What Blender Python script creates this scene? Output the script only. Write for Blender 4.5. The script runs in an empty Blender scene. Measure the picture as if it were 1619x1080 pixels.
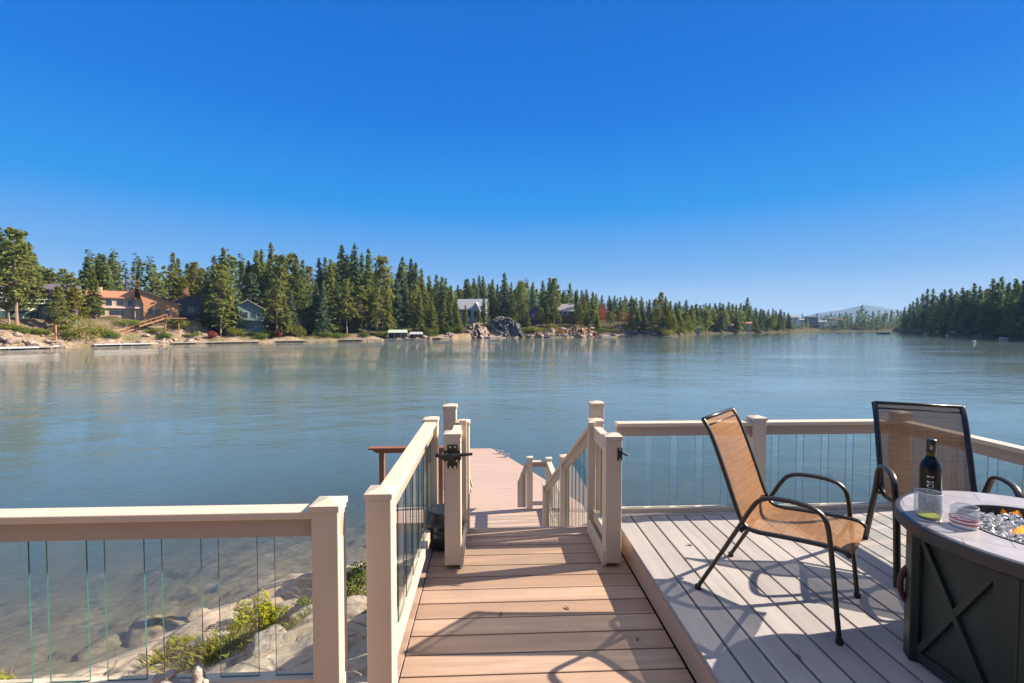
import bpy, math, random
import numpy as np
from mathutils import Vector, Matrix, noise as mnoise

S = bpy.context.scene
COL = S.collection
R = math.radians

# ------------------------------------------------------------------ camera
F_PX, CAM_H, YAW, PITCH = 740.0, 1.66, R(2.51), R(1.86)
cd = bpy.data.cameras.new('camera')
cd.sensor_width = 36.0
cd.lens = F_PX / 1619.0 * 36.0
cd.clip_start = 0.05
cd.clip_end = 20000
cam = bpy.data.objects.new('camera', cd)
COL.objects.link(cam)
cam.location = (0, 0, CAM_H)
cam.rotation_euler = (R(90) - PITCH, 0, -YAW)
S.camera = cam

# ------------------------------------------------------------------ light
SUN_EL, SUN_AZ = R(34.5), R(8.0)          # azimuth: from +X towards +Y
sun_dir = Vector((math.cos(SUN_EL) * math.cos(SUN_AZ), math.cos(SUN_EL) * math.sin(SUN_AZ), math.sin(SUN_EL)))
w = bpy.data.worlds.new('World')
S.world = w
w.use_nodes = True
nt = w.node_tree
nt.nodes.clear()
sky = nt.nodes.new('ShaderNodeTexSky')
sky.sky_type = 'NISHITA'
sky.sun_disc = False
sky.sun_elevation = SUN_EL
sky.sun_rotation = R(90) - SUN_AZ
sky.air_density = 1.0
sky.dust_density = 0.35
sky.ozone_density = 2.2
EXPO = 1.3
SKY_GAIN = 1.0 / 2 ** EXPO
hs = nt.nodes.new('ShaderNodeHueSaturation')
hs.inputs['Saturation'].default_value = 1.25
bg = nt.nodes.new('ShaderNodeBackground')
bg.inputs['Strength'].default_value = 0.06
tc = nt.nodes.new('ShaderNodeTexCoord')
sx = nt.nodes.new('ShaderNodeSeparateXYZ')
ma = nt.nodes.new('ShaderNodeMath'); ma.operation = 'MULTIPLY_ADD'
ma.inputs[1].default_value = 0.5; ma.inputs[2].default_value = 0.5
cr = nt.nodes.new('ShaderNodeValToRGB')
SKY = [(-1.0, (0.20, 0.17, 0.14)), (-0.04, (0.26, 0.24, 0.22)), (0.0, (0.42, 0.59, 0.83)), (0.057, (0.33, 0.53, 0.83)), (0.11, (0.17, 0.42, 0.83)), (0.232, (0.012, 0.305, 0.84)),
       (0.392, (0.0, 0.195, 0.77)), (0.575, (0.0, 0.150, 0.66)), (0.66, (0.12, 0.30, 0.74)), (0.86, (0.80, 0.82, 0.86))]
while len(cr.color_ramp.elements) < len(SKY): cr.color_ramp.elements.new(0.5)
for e, (z_, c_) in zip(cr.color_ramp.elements, SKY):
    e.position = z_ * 0.5 + 0.5
    e.color = (*c_, 1)
bg2 = nt.nodes.new('ShaderNodeBackground')
bg2.inputs['Strength'].default_value = SKY_GAIN
mxw = nt.nodes.new('ShaderNodeMixShader')
mxw.inputs[0].default_value = 0.95
wo = nt.nodes.new('ShaderNodeOutputWorld')
nt.links.new(tc.outputs['Generated'], sx.inputs[0])
nt.links.new(sx.outputs[2], ma.inputs[0])
nt.links.new(ma.outputs[0], cr.inputs[0])
nt.links.new(cr.outputs[0], bg2.inputs['Color'])
nt.links.new(sky.outputs[0], hs.inputs['Color'])
nt.links.new(hs.outputs[0], bg.inputs['Color'])
nt.links.new(bg.outputs[0], mxw.inputs[1])
nt.links.new(bg2.outputs[0], mxw.inputs[2])
nt.links.new(mxw.outputs[0], wo.inputs['Surface'])
sl = bpy.data.lights.new('sun', 'SUN')
sl.energy = 5.0
sl.angle = R(0.5)
sl.color = (1.0, 0.87, 0.70)
so = bpy.data.objects.new('sun', sl)
COL.objects.link(so)
so.rotation_euler = sun_dir.to_track_quat('Z', 'Y').to_euler()
S.view_settings.view_transform = 'Standard'
S.view_settings.look = 'None'
S.view_settings.exposure = EXPO
S.view_settings.gamma = 1.0
S.view_settings.use_curve_mapping = False
S.cycles.max_bounces = 10
S.cycles.transparent_max_bounces = 24
S.cycles.diffuse_bounces = 3
S.cycles.glossy_bounces = 4
S.cycles.caustics_reflective = False
S.cycles.caustics_refractive = False
S.cycles.sample_clamp_indirect = 4.0

# ------------------------------------------------------------------ helpers
def ray(px, py):
    x = (px - 809.5) / F_PX
    y = -(py - 540) / F_PX
    fw = math.cos(PITCH) + y * math.sin(PITCH)
    up = -math.sin(PITCH) + y * math.cos(PITCH)
    return (x * math.cos(YAW) + fw * math.sin(YAW), fw * math.cos(YAW) - x * math.sin(YAW), up)

def at_z(px, py, z):
    r = ray(px, py)
    t = (z - CAM_H) / r[2]
    return (r[0] * t, r[1] * t)

def az_of(px):
    r = ray(px, 516)
    return math.atan2(r[0], r[1])

def zpx(py, px, rr):
    """height of a pixel row seen at ground distance rr"""
    r = ray(px, py)
    return CAM_H + r[2] / math.hypot(r[0], r[1]) * rr

def tag(o, label=None, cat=None, group=None, kind=None):
    if label: o['label'] = label
    if cat: o['category'] = cat
    if group: o['group'] = group
    if kind: o['kind'] = kind
    return o

def empty(name, loc=(0, 0, 0), rz=0.0):
    o = bpy.data.objects.new(name, None)
    o.empty_display_size = 0.2
    o.location = loc
    o.rotation_euler = (0, 0, rz)
    COL.objects.link(o)
    return o

class MB:
    def __init__(s, fn=None):
        s.v, s.f, s.m, s.fn = [], [], [], fn
    def add(s, vs, fs, mi=0):
        b = len(s.v)
        s.v.extend([tuple(p) for p in vs])
        for f in fs:
            s.f.append([b + i for i in f])
            s.m.append(mi)
    def hexa(s, p, mi=0):
        s.add(p, [(0, 3, 2, 1), (4, 5, 6, 7), (0, 1, 5, 4), (1, 2, 6, 5), (2, 3, 7, 6), (3, 0, 4, 7)], mi)
    def box(s, x0, x1, y0, y1, z0, z1, M=None, mi=0):
        p = [(x0, y0, z0), (x1, y0, z0), (x1, y1, z0), (x0, y1, z0), (x0, y0, z1), (x1, y0, z1), (x1, y1, z1), (x0, y1, z1)]
        if M is not None:
            p = [M @ Vector(q) for q in p]
        s.hexa(p, mi)
    def bar(s, a, b, wx, wz, up=(0, 0, 1), mi=0):
        a, b = Vector(a), Vector(b)
        d = (b - a).normalized()
        u = Vector(up)
        side = d.cross(u)
        if side.length < 1e-5:
            side = d.cross(Vector((1, 0, 0)))
        side.normalize()
        u = side.cross(d).normalized()
        q = []
        for c in (a, b):
            q.append([c - side * wx / 2 - u * wz / 2, c + side * wx / 2 - u * wz / 2, c + side * wx / 2 + u * wz / 2, c - side * wx / 2 + u * wz / 2])
        s.add(q[0] + q[1], [(0, 1, 2, 3), (7, 6, 5, 4), (0, 4, 5, 1), (1, 5, 6, 2), (2, 6, 7, 3), (3, 7, 4, 0)], mi)
    def tube(s, pts, rad, seg=8, axis=None, rad2=None, mi=0):
        pts = [Vector(p) for p in pts]
        n = len(pts)
        rad = rad if isinstance(rad, (list, tuple)) else [rad] * n
        rad2 = rad if rad2 is None else (rad2 if isinstance(rad2, (list, tuple)) else [rad2] * n)
        rings = []
        prev = None
        for i in range(n):
            d = (pts[min(i + 1, n - 1)] - pts[max(i - 1, 0)]).normalized()
            if axis is not None:
                a = Vector(axis)
                a = (a - d * a.dot(d)).normalized()
            else:
                if prev is None:
                    a = d.orthogonal().normalized()
                else:
                    a = (prev - d * prev.dot(d)).normalized()
            prev = a
            b = d.cross(a)
            rings.append([pts[i] + a * rad[i] * math.cos(2 * math.pi * k / seg) + b * rad2[i] * math.sin(2 * math.pi * k / seg) for k in range(seg)])
        vs = [p for r_ in rings for p in r_]
        fs = []
        for i in range(n - 1):
            for k in range(seg):
                k2 = (k + 1) % seg
                fs.append((i * seg + k, i * seg + k2, (i + 1) * seg + k2, (i + 1) * seg + k))
        fs.append(tuple(reversed(range(seg))))
        fs.append(tuple((n - 1) * seg + k for k in range(seg)))
        s.add(vs, fs, mi)
    def lathe(s, prof, seg=24, c=(0, 0, 0), mi=0, close=False, caps=True):
        vs, fs = [], []
        n = len(prof)
        for r_, z in prof:
            for k in range(seg):
                a = 2 * math.pi * k / seg
                vs.append((c[0] + r_ * math.cos(a), c[1] + r_ * math.sin(a), c[2] + z))
        for i in range(n if close else n - 1):
            j = (i + 1) % n
            for k in range(seg):
                k2 = (k + 1) % seg
                fs.append((i * seg + k, i * seg + k2, j * seg + k2, j * seg + k))
        if caps and not close:
            if prof[0][0] > 1e-6: fs.append(tuple(reversed(range(seg))))
            if prof[-1][0] > 1e-6: fs.append(tuple((n - 1) * seg + k for k in range(seg)))
        s.add(vs, fs, mi)
    def prism(s, poly, z0, z1, mi=0):
        n = len(poly)
        vs = [(p[0], p[1], z0) for p in poly] + [(p[0], p[1], z1) for p in poly]
        fs = [tuple(reversed(range(n))), tuple(range(n, 2 * n))]
        for i in range(n):
            j = (i + 1) % n
            fs.append((i, j, n + j, n + i))
        s.add(vs, fs, mi)
    def mesh(s, name, mats, smooth=False):
        vs = [s.fn(*p) for p in s.v] if s.fn else s.v
        me = bpy.data.meshes.new(name)
        me.from_pydata(vs, [], s.f)
        mats = mats if isinstance(mats, (list, tuple)) else [mats]
        for m in mats: me.materials.append(m)
        if len(mats) > 1: me.polygons.foreach_set('material_index', s.m)
        if smooth: me.polygons.foreach_set('use_smooth', [True] * len(me.polygons))
        me.update()
        return me
    def build(s, name, mats, parent=None, smooth=False, bevel=0.0, loc=None):
        o = bpy.data.objects.new(name, s.mesh(name, mats, smooth))
        COL.objects.link(o)
        if parent is not None: o.parent = parent
        if loc is not None: o.location = loc
        if bevel:
            b = o.modifiers.new('bevel', 'BEVEL')
            b.width = bevel
            b.segments = 2
            b.limit_method = 'ANGLE'
        return o

def copy_tree(o, parent=None):
    c = o.copy()
    COL.objects.link(c)
    c.parent = parent
    for ch in list(o.children):
        copy_tree(ch, c)
    return c

def arc(p, q, n=6):
    return [tuple(Vector(p).lerp(Vector(q), i / n)) for i in range(n + 1)]

def smooth_path(pts, it=2):
    pts = [Vector(p) for p in pts]
    for _ in range(it):
        out = [pts[0]]
        for a, b in zip(pts[:-1], pts[1:]):
            out += [a.lerp(b, 0.25), a.lerp(b, 0.75)]
        out.append(pts[-1])
        pts = out
    return pts

# ------------------------------------------------------------------ materials
class NT:
    def __init__(s, name):
        s.m = bpy.data.materials.new(name)
        s.m.use_nodes = True
        s.t = s.m.node_tree
        s.t.nodes.clear()
        s.out = s.n('ShaderNodeOutputMaterial')
    def n(s, kind, **kw):
        nd = s.t.nodes.new(kind)
        for k, v in kw.items():
            if k.startswith('i_'):
                nd.inputs[k[2:].replace('_', ' ')].default_value = v
            else:
                setattr(nd, k, v)
        return nd
    def l(s, a, b):
        s.t.links.new(a, b)
    def noise(s, vec, scale, detail=4, rough=0.55, dim='3D'):
        nd = s.n('ShaderNodeTexNoise')
        nd.inputs['Scale'].default_value = scale
        nd.inputs['Detail'].default_value = detail
        nd.inputs['Roughness'].default_value = rough
        if vec is not None: s.l(vec, nd.inputs['Vector'])
        return nd.outputs['Fac']
    def ramp(s, fac, stops, interp='LINEAR'):
        nd = s.n('ShaderNodeValToRGB')
        cr = nd.color_ramp
        cr.interpolation = interp
        while len(cr.elements) < len(stops): cr.elements.new(0.5)
        for e, (p, c) in zip(cr.elements, stops):
            e.position = p
            e.color = (*c, 1) if len(c) == 3 else c
        s.l(fac, nd.inputs['Fac'])
        return nd.outputs['Color']
    def math(s, op, a, b=None, c=None):
        nd = s.n('ShaderNodeMath', operation=op)
        for i, x in enumerate((a, b, c)):
            if x is None: continue
            if hasattr(x, 'default_value') or hasattr(x, 'is_linked'): s.l(x, nd.inputs[i])
            else: nd.inputs[i].default_value = x
        return nd.outputs[0]
    def mix(s, fac, a, b, mode='MIX'):
        nd = s.n('ShaderNodeMix', data_type='RGBA', blend_type=mode)
        for sock, x in ((nd.inputs[0], fac), (nd.inputs[6], a), (nd.inputs[7], b)):
            if hasattr(x, 'is_linked'): s.l(x, sock)
            elif isinstance(x, (int, float)): sock.default_value = x
            else: sock.default_value = (*x, 1)
        return nd.outputs[2]
    def mapping(s, vec, scale=(1, 1, 1), rot=(0, 0, 0)):
        nd = s.n('ShaderNodeMapping')
        nd.inputs['Scale'].default_value = scale
        nd.inputs['Rotation'].default_value = rot
        s.l(vec, nd.inputs['Vector'])
        return nd.outputs[0]
    def bump(s, h, strength=0.3, dist=0.01):
        nd = s.n('ShaderNodeBump')
        nd.inputs['Strength'].default_value = strength
        nd.inputs['Distance'].default_value = dist
        s.l(h, nd.inputs['Height'])
        return nd.outputs[0]
    def pbr(s, col, rough=0.6, normal=None, metal=0.0, spec=0.5):
        p = s.n('ShaderNodeBsdfPrincipled')
        if hasattr(col, 'is_linked'): s.l(col, p.inputs['Base Color'])
        else: p.inputs['Base Color'].default_value = (*col, 1)
        if hasattr(rough, 'is_linked'): s.l(rough, p.inputs['Roughness'])
        else: p.inputs['Roughness'].default_value = rough
        p.inputs['Metallic'].default_value = metal
        p.inputs['Specular IOR Level'].default_value = spec
        if normal is not None: s.l(normal, p.inputs['Normal'])
        return p.outputs[0]
    def fresnel(s, ior, normal=None):
        fr = s.n('ShaderNodeFresnel'); fr.inputs['IOR'].default_value = ior
        if normal is not None: s.l(normal, fr.inputs['Normal'])
        ge = s.n('ShaderNodeNewGeometry')
        return s.math('MULTIPLY', fr.outputs[0], s.math('SUBTRACT', 1.0, ge.outputs['Backfacing']))
    def done(s, shader):
        s.l(shader, s.out.inputs['Surface'])
        return s.m
    def obj(s):
        return s.n('ShaderNodeTexCoord').outputs['Object']
    def pos(s):
        return s.n('ShaderNodeNewGeometry').outputs['Position']

def simple(name, col, rough=0.6, var=0.12, scale=6.0, metal=0.0, bump=0.0, spec=0.5):
    t = NT(name)
    o = t.obj()
    f = t.noise(o, scale, 5)
    c = t.mix(f, tuple(x * (1 - var) for x in col), tuple(min(1, x * (1 + var)) for x in col))
    nrm = t.bump(t.noise(o, scale * 6, 4), bump, 0.01) if bump else None
    return t.done(t.pbr(c, rough, nrm, metal, spec))

def board_mat(name, axis, pitch, off, c1, c2, stain, rough=0.62):
    """composite deck boards: tone differs from board to board, fine grain along each board"""
    t = NT(name)
    p = t.pos()
    sp = t.n('ShaderNodeSeparateXYZ')
    t.l(p, sp.inputs[0])
    run = sp.outputs[axis]
    idx = t.math('FLOOR', t.math('DIVIDE', t.math('SUBTRACT', run, off), pitch))
    wn = t.n('ShaderNodeTexWhiteNoise', noise_dimensions='1D')
    t.l(idx, wn.inputs['W'])
    sc = (1.6, 70, 30) if axis == 1 else (70, 1.6, 30)
    g = t.noise(t.mapping(p, sc), 1.0, 6, 0.65)
    st = t.noise(p, 2.3, 6, 0.6)
    fl = t.noise(p, 55, 3, 0.7)
    c = t.mix(wn.outputs['Value'], c1, c2)
    sk = t.noise(t.mapping(p, (0.9, 14, 6) if axis == 1 else (14, 0.9, 6)), 1.0, 5, 0.7)
    c = t.mix(t.math('MULTIPLY', g, 0.55), c, tuple(x * 0.66 for x in c1))
    c = t.mix(t.ramp(sk, [(0.42, (0, 0, 0)), (0.68, (0.75, 0.75, 0.75))]), c, stain)
    c = t.mix(t.math('MULTIPLY', t.ramp(st, [(0.42, (0, 0, 0)), (0.72, (1, 1, 1))]), 0.42), c, stain)
    c = t.mix(t.ramp(fl, [(0.70, (0, 0, 0)), (0.78, (0.35, 0.35, 0.35))]), c, tuple(x * 0.6 for x in stain))
    return t.done(t.pbr(c, rough, t.bump(g, 0.35, 0.003), spec=0.3))

M = {}
M['path'] = board_mat('walkway_boards', 1, 0.1463, 0.0, (0.36, 0.235, 0.165), (0.51, 0.365, 0.272), (0.255, 0.175, 0.13))
M['deck'] = board_mat('deck_boards', 0, 0.1425, 0.949, (0.355, 0.325, 0.315), (0.435, 0.40, 0.385), (0.25, 0.235, 0.235))
M['dock'] = board_mat('dock_boards', 1, 0.145, 0.0, (0.43, 0.305, 0.25), (0.48, 0.345, 0.285), (0.42, 0.31, 0.26))
M['fascia'] = simple('fascia_board', (0.42, 0.30, 0.235), 0.6, 0.10, 3.0, bump=0.1)
M['dark_gap'] = simple('gap_fill_black', (0.025, 0.018, 0.015), 0.9)  # near black, puts the shade of the board gaps into colour
def rail_mat(name, col):
    t = NT(name)
    p = t.obj()
    d = t.noise(p, 3.0, 5, 0.6)
    fine = t.noise(p, 38.0, 4, 0.6)
    c = t.mix(d, tuple(x * 0.90 for x in col), tuple(min(1, x * 1.06) for x in col))
    c = t.mix(t.ramp(fine, [(0.60, (0, 0, 0)), (0.80, (0.30, 0.30, 0.30))]), c, tuple(x * 0.70 for x in col))
    return t.done(t.pbr(c, 0.48, t.bump(fine, 0.08, 0.002), spec=0.4))
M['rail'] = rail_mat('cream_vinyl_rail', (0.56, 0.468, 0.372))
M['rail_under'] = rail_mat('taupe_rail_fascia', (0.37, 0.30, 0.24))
M['alu'] = simple('brushed_aluminium', (0.55, 0.55, 0.56), 0.35, 0.15, 30, metal=0.7)
M['iron'] = simple('black_iron', (0.012, 0.012, 0.013), 0.42, 0.3, 40, spec=0.5)
M['screw'] = simple('zinc_screw', (0.55, 0.55, 0.55), 0.35, 0.1, 20, metal=0.8)

def glass_mat():
    t = NT('clear_railing_glass')
    fr = t.fresnel(1.45)
    tr = t.n('ShaderNodeBsdfTransparent'); tr.inputs['Color'].default_value = (0.925, 0.955, 0.945, 1)
    gl = t.n('ShaderNodeBsdfGlossy'); gl.inputs['Roughness'].default_value = 0.02
    df = t.n('ShaderNodeBsdfDiffuse'); df.inputs['Color'].default_value = (0.75, 0.78, 0.78, 1)
    smear = t.math('MULTIPLY', t.ramp(t.noise(t.mapping(t.pos(), (7, 7, 1.5)), 1.0, 5), [(0.40, (0.15, 0.15, 0.15)), (0.8, (1, 1, 1))]), 0.085)
    m1 = t.n('ShaderNodeMixShader'); t.l(smear, m1.inputs[0]); t.l(tr.outputs[0], m1.inputs[1]); t.l(df.outputs[0], m1.inputs[2])
    m2 = t.n('ShaderNodeMixShader'); t.l(fr, m2.inputs[0]); t.l(m1.outputs[0], m2.inputs[1]); t.l(gl.outputs[0], m2.inputs[2])
    return t.done(m2.outputs[0])
M['glass'] = glass_mat()
def edge_mat():
    t = NT('green_glass_edge')
    f = t.noise(t.pos(), 9, 3)
    c = t.mix(f, (0.012, 0.06, 0.045), (0.06, 0.19, 0.145))
    return t.done(t.pbr(c, 0.15, spec=0.6))
M['glass_edge'] = edge_mat()

def sling_mat(name, c1, c2, alpha):
    """woven sling mesh: threads both ways with open holes between them"""
    t = NT(name)
    o = t.n('ShaderNodeUVMap').outputs[0]
    sp = t.n('ShaderNodeSeparateXYZ'); t.l(o, sp.inputs[0])
    u = t.math('SINE', t.math('MULTIPLY', sp.outputs[0], 2 * math.pi / 0.0075))
    v = t.math('SINE', t.math('MULTIPLY', sp.outputs[1], 2 * math.pi / 0.0075))
    wv = t.math('MULTIPLY', u, v)
    band = t.noise(t.mapping(o, (4, 90, 1)), 1.0, 3)
    bandu = t.noise(t.mapping(o, (90, 4, 1)), 1.0, 3)
    c = t.mix(t.math('MULTIPLY_ADD', wv, 0.35, 0.5), c1, c2)
    c = t.mix(t.ramp(band, [(0.35, (0, 0, 0)), (0.7, (0.55, 0.55, 0.55))]), c, tuple(x * 0.55 for x in c1))
    c = t.mix(t.ramp(bandu, [(0.40, (0, 0, 0)), (0.7, (0.35, 0.35, 0.35))]), c, c2)
    df = t.n('ShaderNodeBsdfDiffuse'); t.l(c, df.inputs['Color'])
    tl = t.n('ShaderNodeBsdfTranslucent'); t.l(c, tl.inputs['Color'])
    m0 = t.n('ShaderNodeMixShader'); m0.inputs[0].default_value = 0.12
    t.l(df.outputs[0], m0.inputs[1]); t.l(tl.outputs[0], m0.inputs[2])
    tr = t.n('ShaderNodeBsdfTransparent')
    m1 = t.n('ShaderNodeMixShader')
    hole = t.math('MULTIPLY_ADD', wv, 0.25 * alpha, alpha)
    t.l(hole, m1.inputs[0]); t.l(m0.outputs[0], m1.inputs[1]); t.l(tr.outputs[0], m1.inputs[2])
    return t.done(m1.outputs[0])
M['sling'] = sling_mat('brown_woven_sling', (0.19, 0.095, 0.048), (0.38, 0.215, 0.115), 0.19)
M['chair_metal'] = simple('dark_bronze_tube', (0.016, 0.011, 0.009), 0.34, 0.35, 25, spec=0.6)
M['foot_cap'] = simple('black_rubber', (0.012, 0.012, 0.012), 0.7)

def slate_mat():
    t = NT('slate_tile_top')
    o = t.obj()
    mp = t.mapping(o, (1, 1, 1), (0, 0, R(38)))
    br = t.n('ShaderNodeTexBrick')
    br.inputs['Scale'].default_value = 1.0
    br.inputs['Brick Width'].default_value = 0.30
    br.inputs['Row Height'].default_value = 0.15
    br.inputs['Mortar Size'].default_value = 0.0022
    br.inputs['Color1'].default_value = (0.27, 0.255, 0.28, 1)
    br.inputs['Color2'].default_value = (0.35, 0.335, 0.35, 1)
    br.inputs['Mortar'].default_value = (0.12, 0.115, 0.12, 1)
    t.l(mp, br.inputs['Vector'])
    n1 = t.noise(o, 14, 7, 0.65)
    c = t.mix(t.ramp(n1, [(0.35, (0, 0, 0)), (0.75, (0.6, 0.6, 0.6))]), br.outputs['Color'], (0.20, 0.175, 0.19))
    return t.done(t.pbr(c, 0.40, t.bump(n1, 0.12, 0.003)))
M['slate'] = slate_mat()
M['fire_metal'] = simple('dark_green_painted_metal', (0.016, 0.028, 0.021), 0.45, 0.2, 9, spec=0.45)
M['fire_panel'] = simple('dark_olive_panel', (0.028, 0.040, 0.030), 0.5, 0.2, 5, spec=0.4)
M['fire_rim'] = simple('charcoal_metal_rim', (0.028, 0.030, 0.031), 0.42, 0.2, 12, spec=0.5)

def rock_mat(name, cols, scale=1.4, wet_z=None, lichen=None):
    t = NT(name)
    p = t.pos()
    n1 = t.noise(p, scale, 8, 0.62)
    n2 = t.noise(p, scale * 9, 6, 0.65)
    vo = t.n('ShaderNodeTexVoronoi', feature='DISTANCE_TO_EDGE'); vo.inputs['Scale'].default_value = scale * 1.1
    t.l(t.mapping(p, (1.0, 1.6, 1.2), (0.3, 0.2, 0.6)), vo.inputs['Vector'])
    c = t.ramp(n1, [(0.25, cols[0]), (0.45, cols[1]), (0.60, cols[2]), (0.78, cols[3])])
    c = t.mix(t.ramp(n2, [(0.38, (0.55, 0.55, 0.55)), (0.62, (0, 0, 0))]), c, tuple(x * 0.55 for x in cols[1]))
    c = t.mix(t.ramp(vo.outputs['Distance'], [(0.0, (0.75, 0.75, 0.75)), (0.025, (0, 0, 0))]), c, tuple(x * 0.35 for x in cols[0]))
    rough = 0.85
    if wet_z is not None:
        sp = t.n('ShaderNodeSeparateXYZ'); t.l(p, sp.inputs[0])
        zz = t.math('ADD', sp.outputs[2], t.math('MULTIPLY', n2, 0.10))
        wet = t.ramp(t.math('SUBTRACT', zz, wet_z - 0.5), [(0.44, (1, 1, 1)), (0.62, (0, 0, 0))])
        c = t.mix(wet, c, t.mix(1.0, t.mix(t.ramp(t.noise(p, 7.0, 5, 0.7), [(0.40, (0, 0, 0)), (0.62, (1, 1, 1))]), c, (0.26, 0.23, 0.15)), (0.52, 0.52, 0.41), 'MULTIPLY'))
    if lichen:
        c = t.mix(t.ramp(t.noise(p, 3.1, 6, 0.7), [(0.56, (0, 0, 0)), (0.66, (0.8, 0.8, 0.8))]), c, lichen)
    h = t.math('ADD', n1, t.math('MULTIPLY', n2, 0.35))
    return t.done(t.pbr(c, rough, t.bump(h, 0.7, 0.06), spec=0.25))
WATER_Z = -3.4
M['shore'] = rock_mat('near_granite', [(0.25, 0.195, 0.145), (0.40, 0.315, 0.24), (0.48, 0.395, 0.31), (0.52, 0.455, 0.385)], 0.9, WATER_Z + 0.10)
M['boulder'] = rock_mat('boulder_granite', [(0.16, 0.14, 0.125), (0.27, 0.225, 0.19), (0.36, 0.30, 0.25), (0.44, 0.39, 0.34)], 2.6, None, (0.30, 0.30, 0.27))
M['grey_rock'] = rock_mat('dark_grey_rock', [(0.055, 0.06, 0.07), (0.10, 0.10, 0.115), (0.16, 0.155, 0.15), (0.25, 0.225, 0.19)], 0.35)  # dark blue grey to tan, mixed by noise
M['far_rock'] = rock_mat('far_bank_rock', [(0.17, 0.13, 0.11), (0.29, 0.22, 0.18), (0.40, 0.31, 0.25), (0.50, 0.40, 0.32)], 0.3)

M['orange_rock'] = rock_mat('orange_bank_rock', [(0.17, 0.11, 0.08), (0.30, 0.19, 0.13), (0.42, 0.27, 0.17), (0.47, 0.34, 0.25)], 0.3)

def terrain_mat():
    t = NT('bank_soil_grass_rock')
    p = t.pos()
    n1 = t.noise(p, 0.22, 8, 0.65)
    n2 = t.noise(p, 1.4, 6, 0.65)
    c = t.ramp(n1, [(0.30, (0.10, 0.115, 0.045)), (0.43, (0.20, 0.17, 0.085)), (0.52, (0.30, 0.23, 0.165)), (0.64, (0.40, 0.31, 0.24)), (0.78, (0.13, 0.13, 0.055))])
    c = t.mix(t.ramp(n2, [(0.35, (0.6, 0.6, 0.6)), (0.65, (0, 0, 0))]), c, (0.12, 0.085, 0.06))
    at = t.n('ShaderNodeAttribute', attribute_name='dark_ground')  # blends to a darker ground tone, set per vertex
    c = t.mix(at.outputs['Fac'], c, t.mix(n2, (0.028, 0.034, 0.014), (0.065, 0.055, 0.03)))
    return t.done(t.pbr(c, 0.95, t.bump(n2, 0.8, 0.4), spec=0.1))
M['terrain'] = terrain_mat()
M['mountain'] = simple('blue_haze_mountain', (0.03, 0.075, 0.14), 0.95, 0.3, 0.004)  # blue of distant haze put into the base colour

def leaf_mat(name, c1, c2, c3, tl=0.46, var=0.5):
    t = NT(name)
    oi = t.n('ShaderNodeObjectInfo')
    p = t.obj()
    n1 = t.noise(p, 3.0, 4, 0.6)
    c = t.mix(oi.outputs['Random'], c1, c2)
    c = t.mix(t.ramp(n1, [(0.40, (0, 0, 0)), (0.68, (var, var, var))]), c, c3)
    df = t.n('ShaderNodeBsdfDiffuse'); t.l(c, df.inputs['Color'])
    tr = t.n('ShaderNodeBsdfTranslucent'); t.l(c, tr.inputs['Color'])
    m = t.n('ShaderNodeMixShader'); m.inputs[0].default_value = tl
    t.l(df.outputs[0], m.inputs[1]); t.l(tr.outputs[0], m.inputs[2])
    return t.done(m.outputs[0])
M['fir'] = leaf_mat('fir_needles', (0.12, 0.185, 0.085), (0.215, 0.275, 0.095), (0.27, 0.29, 0.08))
M['pine'] = leaf_mat('pine_needles', (0.18, 0.235, 0.07), (0.27, 0.29, 0.085), (0.32, 0.27, 0.08))
M['yellow_pine'] = leaf_mat('yellow_green_needles', (0.24, 0.23, 0.035), (0.29, 0.24, 0.045), (0.18, 0.19, 0.04))
M['blue_fir'] = leaf_mat('dark_blue_green_needles', (0.11, 0.17, 0.12), (0.165, 0.225, 0.14), (0.20, 0.25, 0.115))
M['bright_leaf'] = leaf_mat('bright_green_leaves', (0.19, 0.21, 0.035), (0.22, 0.22, 0.04), (0.12, 0.15, 0.03))
M['red_leaf'] = leaf_mat('red_leaves', (0.30, 0.07, 0.055), (0.33, 0.09, 0.06), (0.2, 0.08, 0.05))
M['orange_leaf'] = leaf_mat('rusty_leaves', (0.30, 0.15, 0.035), (0.34, 0.17, 0.04), (0.18, 0.14, 0.035))
M['shrub_leaf'] = leaf_mat('lime_shrub_leaves', (0.32, 0.33, 0.028), (0.38, 0.36, 0.03), (0.22, 0.25, 0.03), 0.4)
M['green_leaf'] = leaf_mat('green_weed_leaves', (0.08, 0.125, 0.03), (0.12, 0.165, 0.035), (0.16, 0.18, 0.04), 0.35)
M['dry_grass'] = leaf_mat('dry_grass_blades', (0.30, 0.25, 0.09), (0.24, 0.25, 0.06), (0.16, 0.18, 0.04), 0.35)
M['bark'] = simple('pine_bark', (0.29, 0.185, 0.13), 0.9, 0.45, 2.0)
M['grey_bark'] = simple('grey_fir_bark', (0.20, 0.165, 0.145), 0.9, 0.4, 2.0)
M['driftwood'] = simple('bleached_driftwood', (0.36, 0.31, 0.275), 0.8, 0.55, 22, bump=0.5)

# ------------------------------------------------------------------ near ground and lake
SHORE = [(-60, 3.0), (-25, 4.6), (-12, 6.0), (-6.91, 6.73), (-6.09, 6.97), (-5.77, 7.25), (-5.45, 7.67), (-5.15, 8.06), (-4.70, 8.45), (-4.38, 9.09), (-4.20, 9.42), (-3.67, 9.52),
         (-2.68, 9.98), (-1.2, 10.2), (0.5, 9.6), (2.5, 9.0), (6, 8.6), (14, 8.2), (40, 7.0)]
_sx = np.array([p[0] for p in SHORE]); _sy = np.array([p[1] for p in SHORE])

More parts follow.
